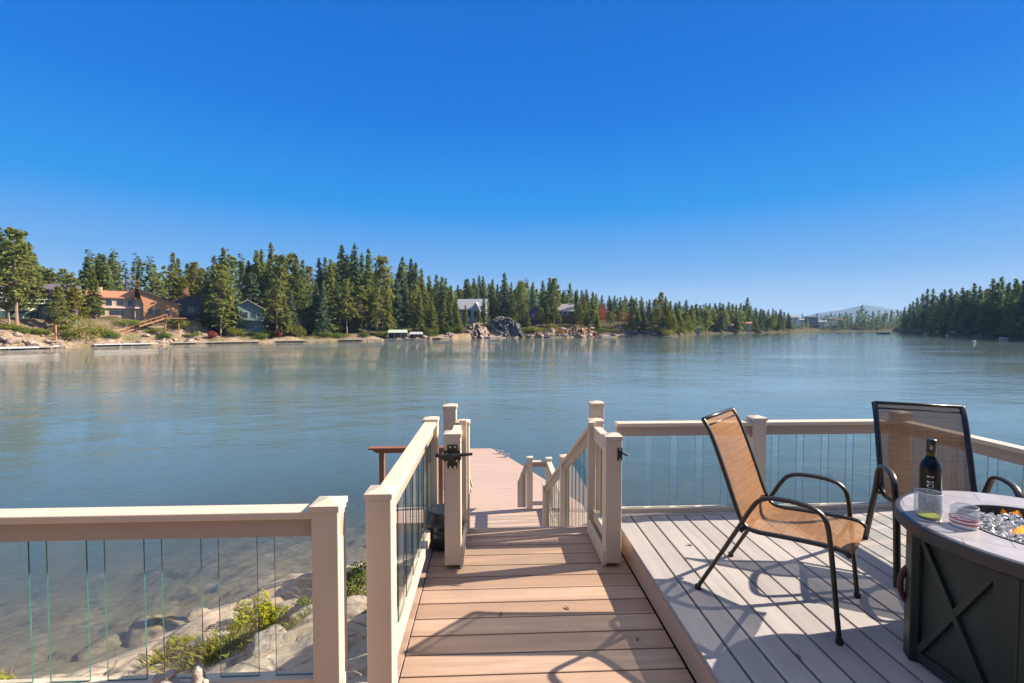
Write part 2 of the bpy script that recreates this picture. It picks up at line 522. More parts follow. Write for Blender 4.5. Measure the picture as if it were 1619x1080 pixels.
def shore_sd(X, Y):
    """signed distance to the near waterline, positive on land (towards the camera)"""
    best = np.full(X.shape, 1e9)
    for (x0, y0), (x1, y1) in zip(SHORE[:-1], SHORE[1:]):
        dx, dy = x1 - x0, y1 - y0
        t = np.clip(((X - x0) * dx + (Y - y0) * dy) / (dx * dx + dy * dy), 0, 1)
        d = np.hypot(X - x0 - t * dx, Y - y0 - t * dy)
        best = np.minimum(best, d)
    land = Y < np.interp(X, _sx, _sy)
    return np.where(land, best, -best)

def fbm(x, y, z=0.0, o=4, s=1.0):
    return mnoise.fractal(Vector((x * s, y * s, z)), 1.0, 2.0, o)

def near_h(X, Y):
    sd = shore_sd(X, Y)
    h = np.interp(sd, [-60, -30, -14, -8, -4, -2, -1, -0.4, 0, 0.3, 0.8, 1.6, 3, 5, 8, 14], [-7.5, -5.2, -3.0, -1.9, -1.0, -0.50, -0.26, -0.12, 0, 0.20, 0.42, 0.62, 1.05, 1.75, 2.3, 2.6])
    return sd, h

def ground_z(x, y):
    sd, h = near_h(np.array([float(x)]), np.array([float(y)]))
    return WATER_Z + float(h[0]) + rock_n(x, y, float(sd[0]))

_pl = random.Random(3)
_cells = [(_pl.uniform(-9, 2), _pl.uniform(2, 12), _pl.gauss(0, 0.10), _pl.gauss(0, 0.16), _pl.gauss(0, 0.12)) for _ in range(260)]
_cx = np.array([c[0] for c in _cells]); _cy = np.array([c[1] for c in _cells])
def rock_n(x, y, sd):
    """bedrock relief: tilted slabs split along joints, rougher grain on top"""
    a = 0.10 if sd < -0.5 else 0.16
    n = fbm(x, y, 0.0, 6, 0.8)
    k = min(1.0, max(0.12, 0.25 + abs(sd) * 0.4))
    z = a * n + 0.035 * fbm(x, y, 4.4, 4, 3.5)
    if -9.5 < x < 2.5 and 1.5 < y < 12.5:
        u, v = x * 0.80 + y * 0.35, y * 1.15 - x * 0.45      # joints run with the shore
        wx = x + 0.25 * mnoise.noise(Vector((x * 1.3, y * 1.3, 0.5))); wy = y + 0.25 * mnoise.noise(Vector((x * 1.3, y * 1.3, 9.5)))
        d2 = ((_cx - wx) * 0.62) ** 2 + ((_cy - wy) * 1.25) ** 2
        i = int(np.argmin(d2)); c = _cells[i]
        two = np.partition(d2, 1)[:2]
        edge = math.sqrt(two[1]) - math.sqrt(two[0])
        s_ = 1.0 if sd > -0.3 else 0.4
        z += s_ * 0.62 * (c[2] * 0.8 + c[3] * (x - c[0]) * 0.6 + c[4] * (y - c[1]) * 0.6 - 0.10 * max(0.0, 1 - edge / 0.10))
    return k * z

def near_ground():
    xs = np.concatenate([np.linspace(-75, -13, 60)[:-1], np.linspace(-13, 2, 270), np.linspace(2, 60, 60)[1:]])
    ys = np.concatenate([np.linspace(-12, 1, 14)[:-1], np.linspace(1, 15, 250), np.linspace(15, 80, 60)[1:]])
    X, Y = np.meshgrid(xs, ys)
    sd, h = near_h(X, Y)
    nx, ny = len(xs), len(ys)
    vs = []
    for j in range(ny):
        for i in range(nx):
            x, y = X[j, i], Y[j, i]
            vs.append((x, y, WATER_Z + h[j, i] + rock_n(x, y, sd[j, i])))
    fs = [(j * nx + i, j * nx + i + 1, (j + 1) * nx + i + 1, (j + 1) * nx + i) for j in range(ny - 1) for i in range(nx - 1)]
    me = bpy.data.meshes.new('ground')
    me.from_pydata(vs, [], fs)
    me.polygons.foreach_set('use_smooth', [True] * len(fs))
    me.materials.append(M['shore'])
    o = bpy.data.objects.new('ground', me)
    COL.objects.link(o)
    tag(o, kind='structure')
near_ground()

# far waterline, read off as (picture column, waterline row)
FAR = [(-700, 560), (-200, 556), (0, 553), (60, 551), (130, 548), (200, 546), (300, 543.5), (450, 541), (600, 538.2), (700, 536), (760, 534.5), (900, 533.2), (1000, 533), (1062, 533.5),
       (1085, 530.5), (1110, 528), (1180, 526.3), (1250, 525), (1300, 523.6), (1415, 523.4), (1428, 527.2), (1500, 531), (1560, 534.5), (1619, 538), (1700, 544), (1800, 553), (2000, 575), (2400, 600)]
_faz = np.array([az_of(p[0]) for p in FAR])
_fd = np.array([math.hypot(*at_z(p[0], p[1], WATER_Z)) for p in FAR])
def shore_d(az):
    return float(np.interp(az, _faz, _fd))

def bank_profile(az, d):
    px = 809.5 + F_PX * math.tan(az - YAW)
    A = np.interp(d, [-20, -5, 0, 2, 4, 7, 11, 15, 20, 40, 80, 200, 500], [-6, -1.6, 0, 0.7, 1.9, 3.4, 5.2, 6.9, 7.9, 9.5, 12, 16, 22])
    B = np.interp(d, [-20, -5, 0, 2, 4, 7, 11, 15, 20, 40, 80, 200, 500], [-6, -1.6, 0, 0.8, 1.2, 1.7, 2.6, 3.4, 4.3, 7, 10, 15, 20])
    Cc = np.interp(d, [-20, -5, 0, 2, 4, 7, 11, 15, 20, 40, 80, 200, 500], [-6, -1.6, 0, 1.1, 2.2, 3.6, 4.8, 5.4, 6.2, 8.5, 11, 15, 20])
    Dd = np.interp(d, [-20, -5, 0, 2, 4, 7, 11, 15, 20, 40, 80, 200, 500], [-6, -1.6, 0, 0.5, 0.9, 1.3, 1.8, 2.2, 2.6, 3.5, 5, 8, 12])
    wA = np.interp(px, [310, 350], [1, 0])
    wC = np.interp(px, [690, 740, 1010, 1070], [0, 1, 1, 0])
    wD = np.interp(px, [1060, 1100], [0, 1])
    wB = max(0.0, 1 - wA - wC - wD)
    return float(wA * A + wB * B + wC * Cc + wD * Dd)

def bank_z(az, d):
    r_ = shore_d(az) + d
    x, y = r_ * math.sin(az), r_ * math.cos(az)
    amp = min(1.0, max(0.0, (d + 1) / 5.0)) * 0.9
    return WATER_Z + bank_profile(az, d) + amp * fbm(x, y, 1.3, 4, 0.13) + 0.35 * amp * fbm(x, y, 5.1, 3, 0.5)

def far_terrain():
    pxs = np.concatenate([np.linspace(-700, -60, 40)[:-1], np.linspace(-60, 1680, 420), np.linspace(1680, 2300, 40)[1:]])
    ds = [-20, -8, -3, -1, 0, 0.8, 1.6, 2.5, 3.5, 4.5, 6, 7.5, 9, 11, 13, 15, 18, 22, 27, 34, 44, 60, 80, 110, 150, 220, 340, 520]
    vs, sh = [], []
    for px in pxs:
        az = az_of(px)
        for d in ds:
            r_ = shore_d(az) + d
            vs.append((r_ * math.sin(az), r_ * math.cos(az), bank_z(az, d)))
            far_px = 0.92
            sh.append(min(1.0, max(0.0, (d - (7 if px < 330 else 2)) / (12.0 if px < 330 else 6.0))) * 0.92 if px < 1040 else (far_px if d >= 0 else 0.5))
    n = len(ds)
    fs = [(i * n + j, (i + 1) * n + j, (i + 1) * n + j + 1, i * n + j + 1) for i in range(len(pxs) - 1) for j in range(n - 1)]
    me = bpy.data.meshes.new('terrain')
    me.from_pydata(vs, [], fs)
    a = me.attributes.new('dark_ground', 'FLOAT', 'POINT')
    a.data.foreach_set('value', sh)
    me.polygons.foreach_set('use_smooth', [True] * len(fs))
    me.materials.append(M['terrain'])
    o = bpy.data.objects.new('terrain', me)
    COL.objects.link(o)
    tag(o, kind='structure')
far_terrain()

def water_mat():
    t = NT('lake_water')
    p = t.pos()
    # wind ripples, chop and long slow undulation
    r1 = t.noise(t.mapping(p, (1.0, 1.7, 1), (0, 0, R(24))), 0.85, 3, 0.55)
    r2 = t.noise(t.mapping(p, (1.0, 2.0, 1), (0, 0, R(-8))), 2.1, 3, 0.6)
    r3 = t.noise(t.mapping(p, (1.0, 2.2, 1), (0, 0, R(18))), 0.20, 3, 0.5)
    patch = t.ramp(t.noise(t.mapping(p, (1.0, 1.9, 1)), 0.035, 4, 0.6), [(0.36, (0.30, 0.30, 0.30)), (0.62, (1, 1, 1))])
    h = t.math('ADD', t.math('MULTIPLY', r1, 0.034), t.math('ADD', t.math('MULTIPLY', r2, 0.030), t.math('MULTIPLY', r3, 0.020)))
    r4 = t.noise(t.mapping(p, (1.0, 1.7, 1), (0, 0, R(10))), 0.36, 2, 0.5)
    h = t.math('ADD', h, t.math('MULTIPLY', r4, 0.075))
    h = t.math('MULTIPLY', h, patch)
    bp = t.n('ShaderNodeBump')
    bp.inputs['Strength'].default_value = 1.0
    bp.inputs['Distance'].default_value = 1.0
    t.l(h, bp.inputs['Height'])
    nrm = bp.outputs[0]
    at = t.n('ShaderNodeAttribute', attribute_name='depth')
    dep = at.outputs['Fac']
    murk = t.math('SUBTRACT', 1.0, t.math('POWER', 2.718, t.math('MULTIPLY', dep, -0.58)))
    deep = t.mix(t.math('MULTIPLY', dep, 0.2), (0.075, 0.105, 0.085), (0.138, 0.196, 0.210))
    df = t.n('ShaderNodeBsdfDiffuse'); t.l(deep, df.inputs['Color'])
    tr = t.n('ShaderNodeBsdfTransparent')
    t.l(t.mix(t.math('MULTIPLY', dep, 0.35), (1, 1, 1), (0.62, 0.72, 0.62)), tr.inputs['Color'])
    m1 = t.n('ShaderNodeMixShader'); t.l(murk, m1.inputs[0]); t.l(tr.outputs[0], m1.inputs[1]); t.l(df.outputs[0], m1.inputs[2])
    fr = t.fresnel(1.60, nrm)
    gl = t.n('ShaderNodeBsdfGlossy'); gl.inputs['Roughness'].default_value = 0.015; gl.inputs['Color'].default_value = (1.0, 0.97, 0.91, 1); t.l(nrm, gl.inputs['Normal'])
    m2 = t.n('ShaderNodeMixShader'); t.l(fr, m2.inputs[0]); t.l(m1.outputs[0], m2.inputs[1]); t.l(gl.outputs[0], m2.inputs[2])
    return t.done(m2.outputs[0])
M['water'] = water_mat()

def lake():
    azs = np.radians(np.arange(-105, 105.1, 0.6))
    rs = [3.0]
    while rs[-1] < 900: rs.append(rs[-1] * 1.022 + 0.01)
    rs = np.array(rs)
    A, RR = np.meshgrid(azs, rs)
    X, Y = RR * np.sin(A), RR * np.cos(A)
    sd, h = near_h(X, Y)
    dn = -h
    dfar = (np.interp(A, _faz, _fd) - RR) * 0.35
    dep = np.clip(np.minimum(dn, dfar), 0, 9)
    na, nr = len(azs), len(rs)
    vs = np.stack([X.ravel(), Y.ravel(), np.full(X.size, WATER_Z)], 1).tolist()
    fs = [(j * na + i, (j + 1) * na + i, (j + 1) * na + i + 1, j * na + i + 1) for j in range(nr - 1) for i in range(na - 1)]
    fs = [f[::-1] for f in fs]
    me = bpy.data.meshes.new('lake_water')
    me.from_pydata(vs, [], fs)
    a = me.attributes.new('depth', 'FLOAT', 'POINT')
    a.data.foreach_set('value', dep.ravel().tolist())
    me.materials.append(M['water'])
    o = bpy.data.objects.new('water', me)
    COL.objects.link(o)
    tag(o, kind='structure')
lake()

def mountain():
    m = MB()
    prof = [(1215, 516), (1250, 507), (1280, 500), (1300, 495), (1325, 492.5), (1345, 489), (1360, 486.8), (1368, 486.6), (1385, 489.5), (1405, 492.5), (1430, 495.5), (1470, 496), (1540, 500), (1640, 508), (1700, 516)]
    n = 0
    for k, (rr, sc) in enumerate([(2400, 0.0), (2700, 0.55), (3000, 1.0), (3400, 0.8), (3900, 0.0)]):
        for px, py in prof:
            az = az_of(px)
            z = WATER_Z + (CAM_H - WATER_Z + (516 - py) / F_PX * 3000) * sc * (1 + 0.10 * fbm(px * 0.05, k * 1.7, 0, 3))
            m.v.append((rr * math.sin(az), rr * math.cos(az), z))
    L = len(prof)
    for k in range(4):
        for i in range(L - 1):
            m.f.append([k * L + i, k * L + i + 1, (k + 1) * L + i + 1, (k + 1) * L + i]); m.m.append(0)
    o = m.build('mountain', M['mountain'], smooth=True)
    s_ = o.modifiers.new('sub', 'SUBSURF'); s_.levels = 2; s_.render_levels = 2
    tag(o, kind='structure')
mountain()

# ------------------------------------------------------------------ decks, stairs, dock
def plank_rows(m, x0, x1, y0, y1, z, pitch, start, axis, gap=0.008, th=0.026):
    """boards side by side along the given axis (1: rows follow Y, 0: rows follow X)"""
    lo, hi = (y0, y1) if axis == 1 else (x0, x1)
    k = math.floor((lo - start) / pitch)
    while True:
        a, b = start + k * pitch + gap / 2, start + (k + 1) * pitch - gap / 2
        k += 1
        if a > hi: break
        a, b = max(a, lo), min(b, hi)
        if b - a < 0.01: continue
        if axis == 1: m.box(x0, x1, a, b, z - th, z)
        else: m.box(a, b, y0, y1, z - th, z)

walk = empty('walkway', (0.25, 1.4, 0))
tag(walk, 'pinkish tan composite walkway between the open gates, one step lower than the grey deck', 'walkway')
def wl(m):
    m.fn = lambda x, y, z: (x - 0.25, y - 1.4, z)
    return m
m = wl(MB()); plank_rows(m, -0.435, 0.944, -1.2, 3.80, 0.0, 0.1463, 0.1337, 1)
M['path'].node_tree  # boards share the row phase below
m.build('decking', M['path'], walk, bevel=0.003)
m = wl(MB()); m.box(-0.56, -0.441, -1.2, 3.80, -0.026, 0.0)
m.box(-2.9, -0.62, -1.2, 1.90, -0.026, -0.001)
m.build('border_board', M['path'], walk, bevel=0.003)
m = wl(MB()); m.box(-2.9, 0.94, -1.2, 1.86, -0.24, -0.03); m.box(-0.55, 0.94, 1.86, 3.78, -0.24, -0.03)  # solid slab under the boards, black in place of shade in the gaps
m.build('dark_underlay', M['dark_gap'], walk)
m = wl(MB()); m.box(-0.57, 0.96, 3.802, 3.825, -0.22, -0.004)
m.build('fascia', M['fascia'], walk, bevel=0.003)
for x, y in ((-0.45, 3.4), (0.85, 3.4), (-2.6, 1.6), (-0.75, 1.6)):
    m = wl(MB()); m.box(x - 0.07, x + 0.07, y - 0.07, y + 0.07, ground_z(x, y) - 0.2, -0.24)
    m.build('support_post', M['grey_bark'], walk)

DZ = 0.17
deck = empty('upper_deck', (2.2, 1.3, DZ))
tag(deck, 'raised grey composite deck with boards running towards the lake, carrying chairs and fire table', 'deck')
def dl(m):
    m.fn = lambda x, y, z: (x - 2.2, y - 1.3, z - DZ)
    return m
m = dl(MB()); plank_rows(m, 0.947, 3.42, -1.2, 3.585, DZ, 0.1425, 0.949, 0, gap=0.012)
m.build('decking', M['deck'], deck, bevel=0.003)
m = dl(MB()); m.box(0.947, 3.42, 3.591, 3.72, DZ - 0.026, DZ)
m.build('border_board', M['deck'], deck, bevel=0.003)
m = dl(MB()); m.box(0.953, 0.976, -1.2, 3.70, 0.002, DZ - 0.028)
m.build('riser', M['fascia'], deck, bevel=0.002)
m = dl(MB()); m.box(0.978, 3.40, -1.2, 3.70, -0.08, DZ - 0.03)  # one black slab, darkens the deck gaps by its colour
m.build('dark_underlay', M['dark_gap'], deck)
m = dl(MB()); m.box(0.96, 3.42, 3.722, 3.745, -0.10, DZ - 0.004); m.box(3.422, 3.445, -1.2, 3.745, -0.10, DZ - 0.004)
m.build('fascia', M['fascia'], deck, bevel=0.003)
for x, y in ((3.3, 3.5), (2.1, 3.5), (3.3, 1.2)):
    m = dl(MB()); m.box(x - 0.07, x + 0.07, y - 0.07, y + 0.07, ground_z(x, y) - 0.2, -0.08)
    m.build('support_post', M['grey_bark'], deck)

LZ = -1.72
flight = empty('stairs', (0.25, 3.85, LZ))
tag(flight, 'upper wooden stair flight dropping from the gates to the landing', 'stairs')
for k in range(8):
    m = MB(lambda x, y, z: (x - 0.25, y - 3.85, z - LZ))
    y0 = 3.83 + k * 0.385
    z = -0.19 * (k + 1)
    m.box(-0.38, 0.80, y0, y0 + 0.19, z - 0.03, z); m.box(-0.38, 0.80, y0 + 0.196, y0 + 0.386, z - 0.03, z)
    m.build('tread', M['dock'], flight, bevel=0.003)
for x in (-0.40, 0.805):
    m = MB(lambda x_, y, z: (x_ - 0.25, y - 3.85, z - LZ))
    m.hexa([(x, 3.83, -0.42), (x + 0.03, 3.83, -0.42), (x + 0.03, 6.9, LZ - 0.22), (x, 6.9, LZ - 0.22), (x, 3.83, -0.12), (x + 0.03, 3.83, -0.12), (x + 0.03, 6.9, LZ + 0.10), (x, 6.9, LZ + 0.10)])
    m.build('stringer', M['fascia'], flight)

land = empty('landing', (0.2, 7.7, LZ))
tag(land, 'small tan plank landing halfway down between the two stair flights', 'landing')
lf = lambda x, y, z: (x - 0.2, y - 7.7, z - LZ)
m = MB(lf); plank_rows(m, -0.66, 1.10, 6.92, 8.60, LZ, 0.145, 6.92, 1); plank_rows(m, -2.0, -0.665, 8.05, 8.72, LZ, 0.145, 8.0, 1)
m.build('decking', M['dock'], land, bevel=0.003)
m = MB(lf); m.box(-0.66, 1.10, 8.603, 8.63, LZ - 0.18, LZ - 0.003); m.box(1.103, 1.13, 6.92, 8.63, LZ - 0.5, LZ - 0.003); m.box(-2.0, -0.67, 8.02, 8.047, LZ - 0.18, LZ - 0.003)
m.build('fascia', M['fascia'], land, bevel=0.003)
m = MB(lf); m.box(-0.65, 1.09, 6.93, 8.59, LZ - 0.16, LZ - 0.03)  # black slab below the landing boards, gap shade painted in
m.build('dark_underlay', M['dark_gap'], land)
for x, y in ((-0.55, 8.4), (1.0, 8.4), (-0.55, 7.1), (1.0, 7.1), (-1.9, 8.55)):
    m = MB(lf); m.box(x - 0.06, x + 0.06, y - 0.06, y + 0.06, WATER_Z - 1.2, LZ - 0.16)
    m.build('support_post', M['grey_bark'], land)

KZ = -3.0
flight2 = empty('stairs', (0.1, 8.7, KZ))
tag(flight2, 'lower wooden stair flight dropping from the landing onto the floating dock', 'stairs')
for k in range(6):
    m = MB(lambda x, y, z: (x - 0.1, y - 8.7, z - KZ))
    y0 = 8.64 + k * 0.37
    z = LZ - 0.183 * (k + 1)
    m.box(-0.45, 0.60, y0, y0 + 0.37, z - 0.03, z)
    m.build('tread', M['dock'], flight2, bevel=0.003)

dock = empty('dock', (0.2, 14, KZ))
tag(dock, 'wide pinkish plank dock on the lake with an angled outer corner', 'dock')
kf = lambda x, y, z: (x - 0.2, y - 14, z - KZ)
OUT = [(-1.6, 10.7), (2.35, 10.7), (2.35, 12.0), (1.56, 14.12), (1.06, 15.36), (0.41, 16.93), (-0.03, 17.75), (-0.95, 17.75), (-0.95, 13.25), (-1.6, 13.25)]
def span_at(y):
    xs = []
    for (x0, y0), (x1, y1) in zip(OUT, OUT[1:] + OUT[:1]):
        if (y0 <= y < y1) or (y1 <= y < y0):
            xs.append(x0 + (x1 - x0) * (y - y0) / (y1 - y0))
    return (min(xs), max(xs)) if xs else None
m = MB(kf)
y = 10.7
while y < 17.74:
    a, b = span_at(y + 0.003), span_at(min(y + 0.139, 17.745))
    if a and b:
        y1 = min(y + 0.139, 17.745)
        m.hexa([(a[0], y + 0.003, KZ - 0.03), (a[1], y + 0.003, KZ - 0.03), (b[1], y1, KZ - 0.03), (b[0], y1, KZ - 0.03), (a[0], y + 0.003, KZ), (a[1], y + 0.003, KZ), (b[1], y1, KZ), (b[0], y1, KZ)])
    y += 0.145
m.build('decking', M['dock'], dock)
m = MB(kf)
n = len(OUT)
for i in range(n):
    a, b = Vector((*OUT[i], KZ - 0.11)), Vector((*OUT[(i + 1) % n], KZ - 0.11))
    m.bar(a, b, 0.05, 0.21)
m.build('edge_board', M['fascia'], dock)
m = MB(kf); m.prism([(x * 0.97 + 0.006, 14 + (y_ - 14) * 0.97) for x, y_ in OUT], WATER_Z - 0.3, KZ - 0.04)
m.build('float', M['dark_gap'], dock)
for x, y_ in ((0.50, 16.55), (0.30, 17.0)):
    m = MB(kf); m.tube([(x - 0.14, y_, KZ + 0.10), (x + 0.14, y_ - 0.05, KZ + 0.10)], [0.03, 0.03], 8); m.box(x - 0.04, x + 0.04, y_ - 0.03, y_ + 0.03, KZ, KZ + 0.09)
    m.build('cleat', M['alu'], dock)

# ------------------------------------------------------------------ railings
PW = 0.105
def add_post(root, u, v, z0, z1, wdt=PW):
    m = MB(); m.box(u - wdt / 2, u + wdt / 2, v - wdt / 2, v + wdt / 2, z0, z1 - 0.035)
    p = m.build('post', M['rail'], root, bevel=0.004)
    c = MB()
    k = wdt / 2 + 0.006
    c.box(u - k, u + k, v - k, v + k, z1 - 0.036, z1 - 0.012)
    c.add([(u - k, v - k, z1 - 0.012), (u + k, v - k, z1 - 0.012), (u + k, v + k, z1 - 0.012), (u - k, v + k, z1 - 0.012), (u, v, z1 + 0.004)], [(0, 1, 4), (1, 2, 4), (2, 3, 4), (3, 0, 4)])
    c.build('post_cap', M['rail'], p, bevel=0.002)
    return p

def add_panel(root, u0, u1, v, w0, w1, slope=0.0, th=0.006):
    m = MB(lambda x, y, z: (x, y, z + slope * x))
    p = [(u0, v - th / 2, w0), (u1, v - th / 2, w0), (u1, v + th / 2, w0), (u0, v + th / 2, w0), (u0, v - th / 2, w1), (u1, v - th / 2, w1), (u1, v + th / 2, w1), (u0, v + th / 2, w1)]
    m.add(p, [(0, 1, 5, 4), (2, 3, 7, 6)], 0)
    m.add(p, [(0, 3, 2, 1), (4, 5, 6, 7), (1, 2, 6, 5), (3, 0, 4, 7)], 1)
    return m.build('glass_panel', [M['glass'], M['glass_edge']], root)

def railing(label, a, b, zb, zt, posts=(), first=0.05, pitch=0.223, pw=0.155, gv=0.0, slope=0.0, zbase=0.0, capw=0.092, n_skip=()):
    """post-and-rail run from a to b (ground points); posts = (distance, foot z, top z); slope in metres per metre"""
    a, b = Vector(a), Vector(b)
    d = b - a
    L = d.length
    root = empty('glass_railing', (a.x, a.y, zbase), math.atan2(d.y, d.x))
    tag(root, label, 'railing', 'cream railings with glass strips')
    sf = (lambda x, y, z: (x, y, z - zbase + slope * x))
    m = MB(sf); m.box(0, L, -capw / 2, capw / 2, zt - 0.030, zt)
    m.build('top_rail', M['rail'], root, bevel=0.004)
    m = MB(sf); m.box(0.002, L - 0.002, -0.024, 0.024, zt - 0.108, zt - 0.032)
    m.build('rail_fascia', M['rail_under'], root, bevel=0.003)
    m = MB(sf); m.box(0, L, -0.026, 0.026, zb, zb + 0.065)
    m.build('bottom_rail', M['rail'], root, bevel=0.003)
    u = first
    while u + pw < L - 0.01:
        add_panel(root, u, u + pw, gv, zb + 0.067 - zbase, zt - 0.095 - zbase, slope)
        u += pitch
    for (u, z0, z1) in posts:
        add_post(root, u, 0.0, z0 - zbase, z1 - zbase)
        if slope == 0:
            for s_ in (-1, 1):
                if 0 < u + s_ * 0.06 < L:
                    br = MB(); br.box(u + s_ * 0.055 - 0.006, u + s_ * 0.055 + 0.006, -0.03, 0.03, zt - 0.125 - zbase, zt - 0.032 - zbase)
                    for vv in (-0.0315, 0.0305):
                        for ww in (-0.055, -0.10): br.tube([(u + s_ * 0.055, vv, zt + ww - zbase), (u + s_ * 0.055, vv + 0.001, zt + ww - zbase)], 0.0035, 8, mi=1)
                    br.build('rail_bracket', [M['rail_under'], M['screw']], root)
    return root

# front left run, edge of the terrace the photographer stands on
railing('long front glass railing at the lower left, above the rocks and lime shrubs', (-3.2, 1.91), (-0.605, 1.91), 0.168, 0.925, [(1.135, 0, 0.965), (2.595 - 0.056, 0, 0.962)], first=1.212, pitch=0.2215, pw=0.153)
railing('short railing beside the walkway, sunlit top rail leading to the left gate', (-0.472, 2.0), (-0.472, 3.66), 0.10, 0.925, [(0.0, 0, 0.975), (1.66, 0, 0.955)], first=0.12, pitch=0.2215, pw=0.153)
railing('far railing of the grey deck facing the open lake, with a post in the middle', (0.99, 3.67), (3.33, 3.67), 0.20 - 0.06, 0.895, [(1.15, DZ, 0.94)], first=0.085, pitch=0.2085, pw=0.148)
railing('right hand railing of the grey deck running past the fire table', (3.345, 3.67), (3.345, -0.6), 0.14, 0.895, [(0.0, DZ, 0.97), (2.1, DZ, 0.94)], first=0.12, pitch=0.2085, pw=0.148)
railing('sloping glass stair railing going down from the right gate to the landing', (0.885, 3.90), (0.885, 7.55), -0.06, 0.86, [(0.0, -0.3, 1.03), (1.70, -1.0, 0.105), (3.62, LZ, -0.90)], first=0.14, pitch=0.2085, pw=0.148, slope=-0.50)
railing('sloping stair railing behind the left gate, hidden but for its tall first post', (-0.347, 3.93), (-0.347, 7.4), -0.06, 0.86, [(0.0, -0.3, 1.01)], first=0.14, pitch=0.2085, pw=0.148, slope=-0.50)
railing('little landing railing with white caps beyond the stairs, above the dock', (0.70, 8.52), (1.05, 8.52), LZ + 0.08, LZ + 0.90, [(0.0, LZ, LZ + 0.99), (0.35, LZ, LZ + 0.97)], first=0.4)
railing('landing side railing with a sunlit white top rail, right of the stairs', (1.05, 8.46), (1.05, 6.9), LZ + 0.08, LZ + 0.90, [], first=0.12)
railing('sloping stair railing from the landing down towards the dock', (0.66, 8.56), (0.66, 10.9), LZ - 0.1, LZ + 0.86, [(1.15, KZ, LZ + 0.34), (2.3, KZ, LZ - 0.2)], first=0.10, pitch=0.2085, pw=0.148, slope=-0.49)

# brown timber rail beyond the walkway railing
br = empty('timber_handrail', (-1.55, 8.62, LZ))
tag(br, 'dark brown timber handrail with chamfered end beyond the white walkway railing', 'handrail')
bm = simple('brown_stained_timber', (0.20, 0.085, 0.045), 0.6, 0.3, 6)
m = MB(); m.prism([(0, 0)], 0, 0) if False else None
zt = zpx(713, 600, 8.62) - LZ
m.hexa([(-0.56, -0.02, zt - 0.10), (0.75, -0.02, zt - 0.10), (0.75, 0.03, zt - 0.10), (-0.56, 0.03, zt - 0.10), (-0.66, -0.02, zt - 0.03), (0.75, -0.02, zt - 0.03), (0.75, 0.03, zt - 0.03), (-0.66, 0.03, zt - 0.03)])
m.build('beam', bm, br, bevel=0.004)
m = MB(); m.box(-0.70, 0.75, -0.07, 0.08, zt - 0.027, zt + 0.005)
m.build('cap_board', bm, br, bevel=0.004)
for x in (-0.48, 0.60):
    m = MB(); m.box(x - 0.045, x + 0.045, 0.033, 0.12, 0, zt - 0.03)
    m.build('post', bm, br, bevel=0.004)

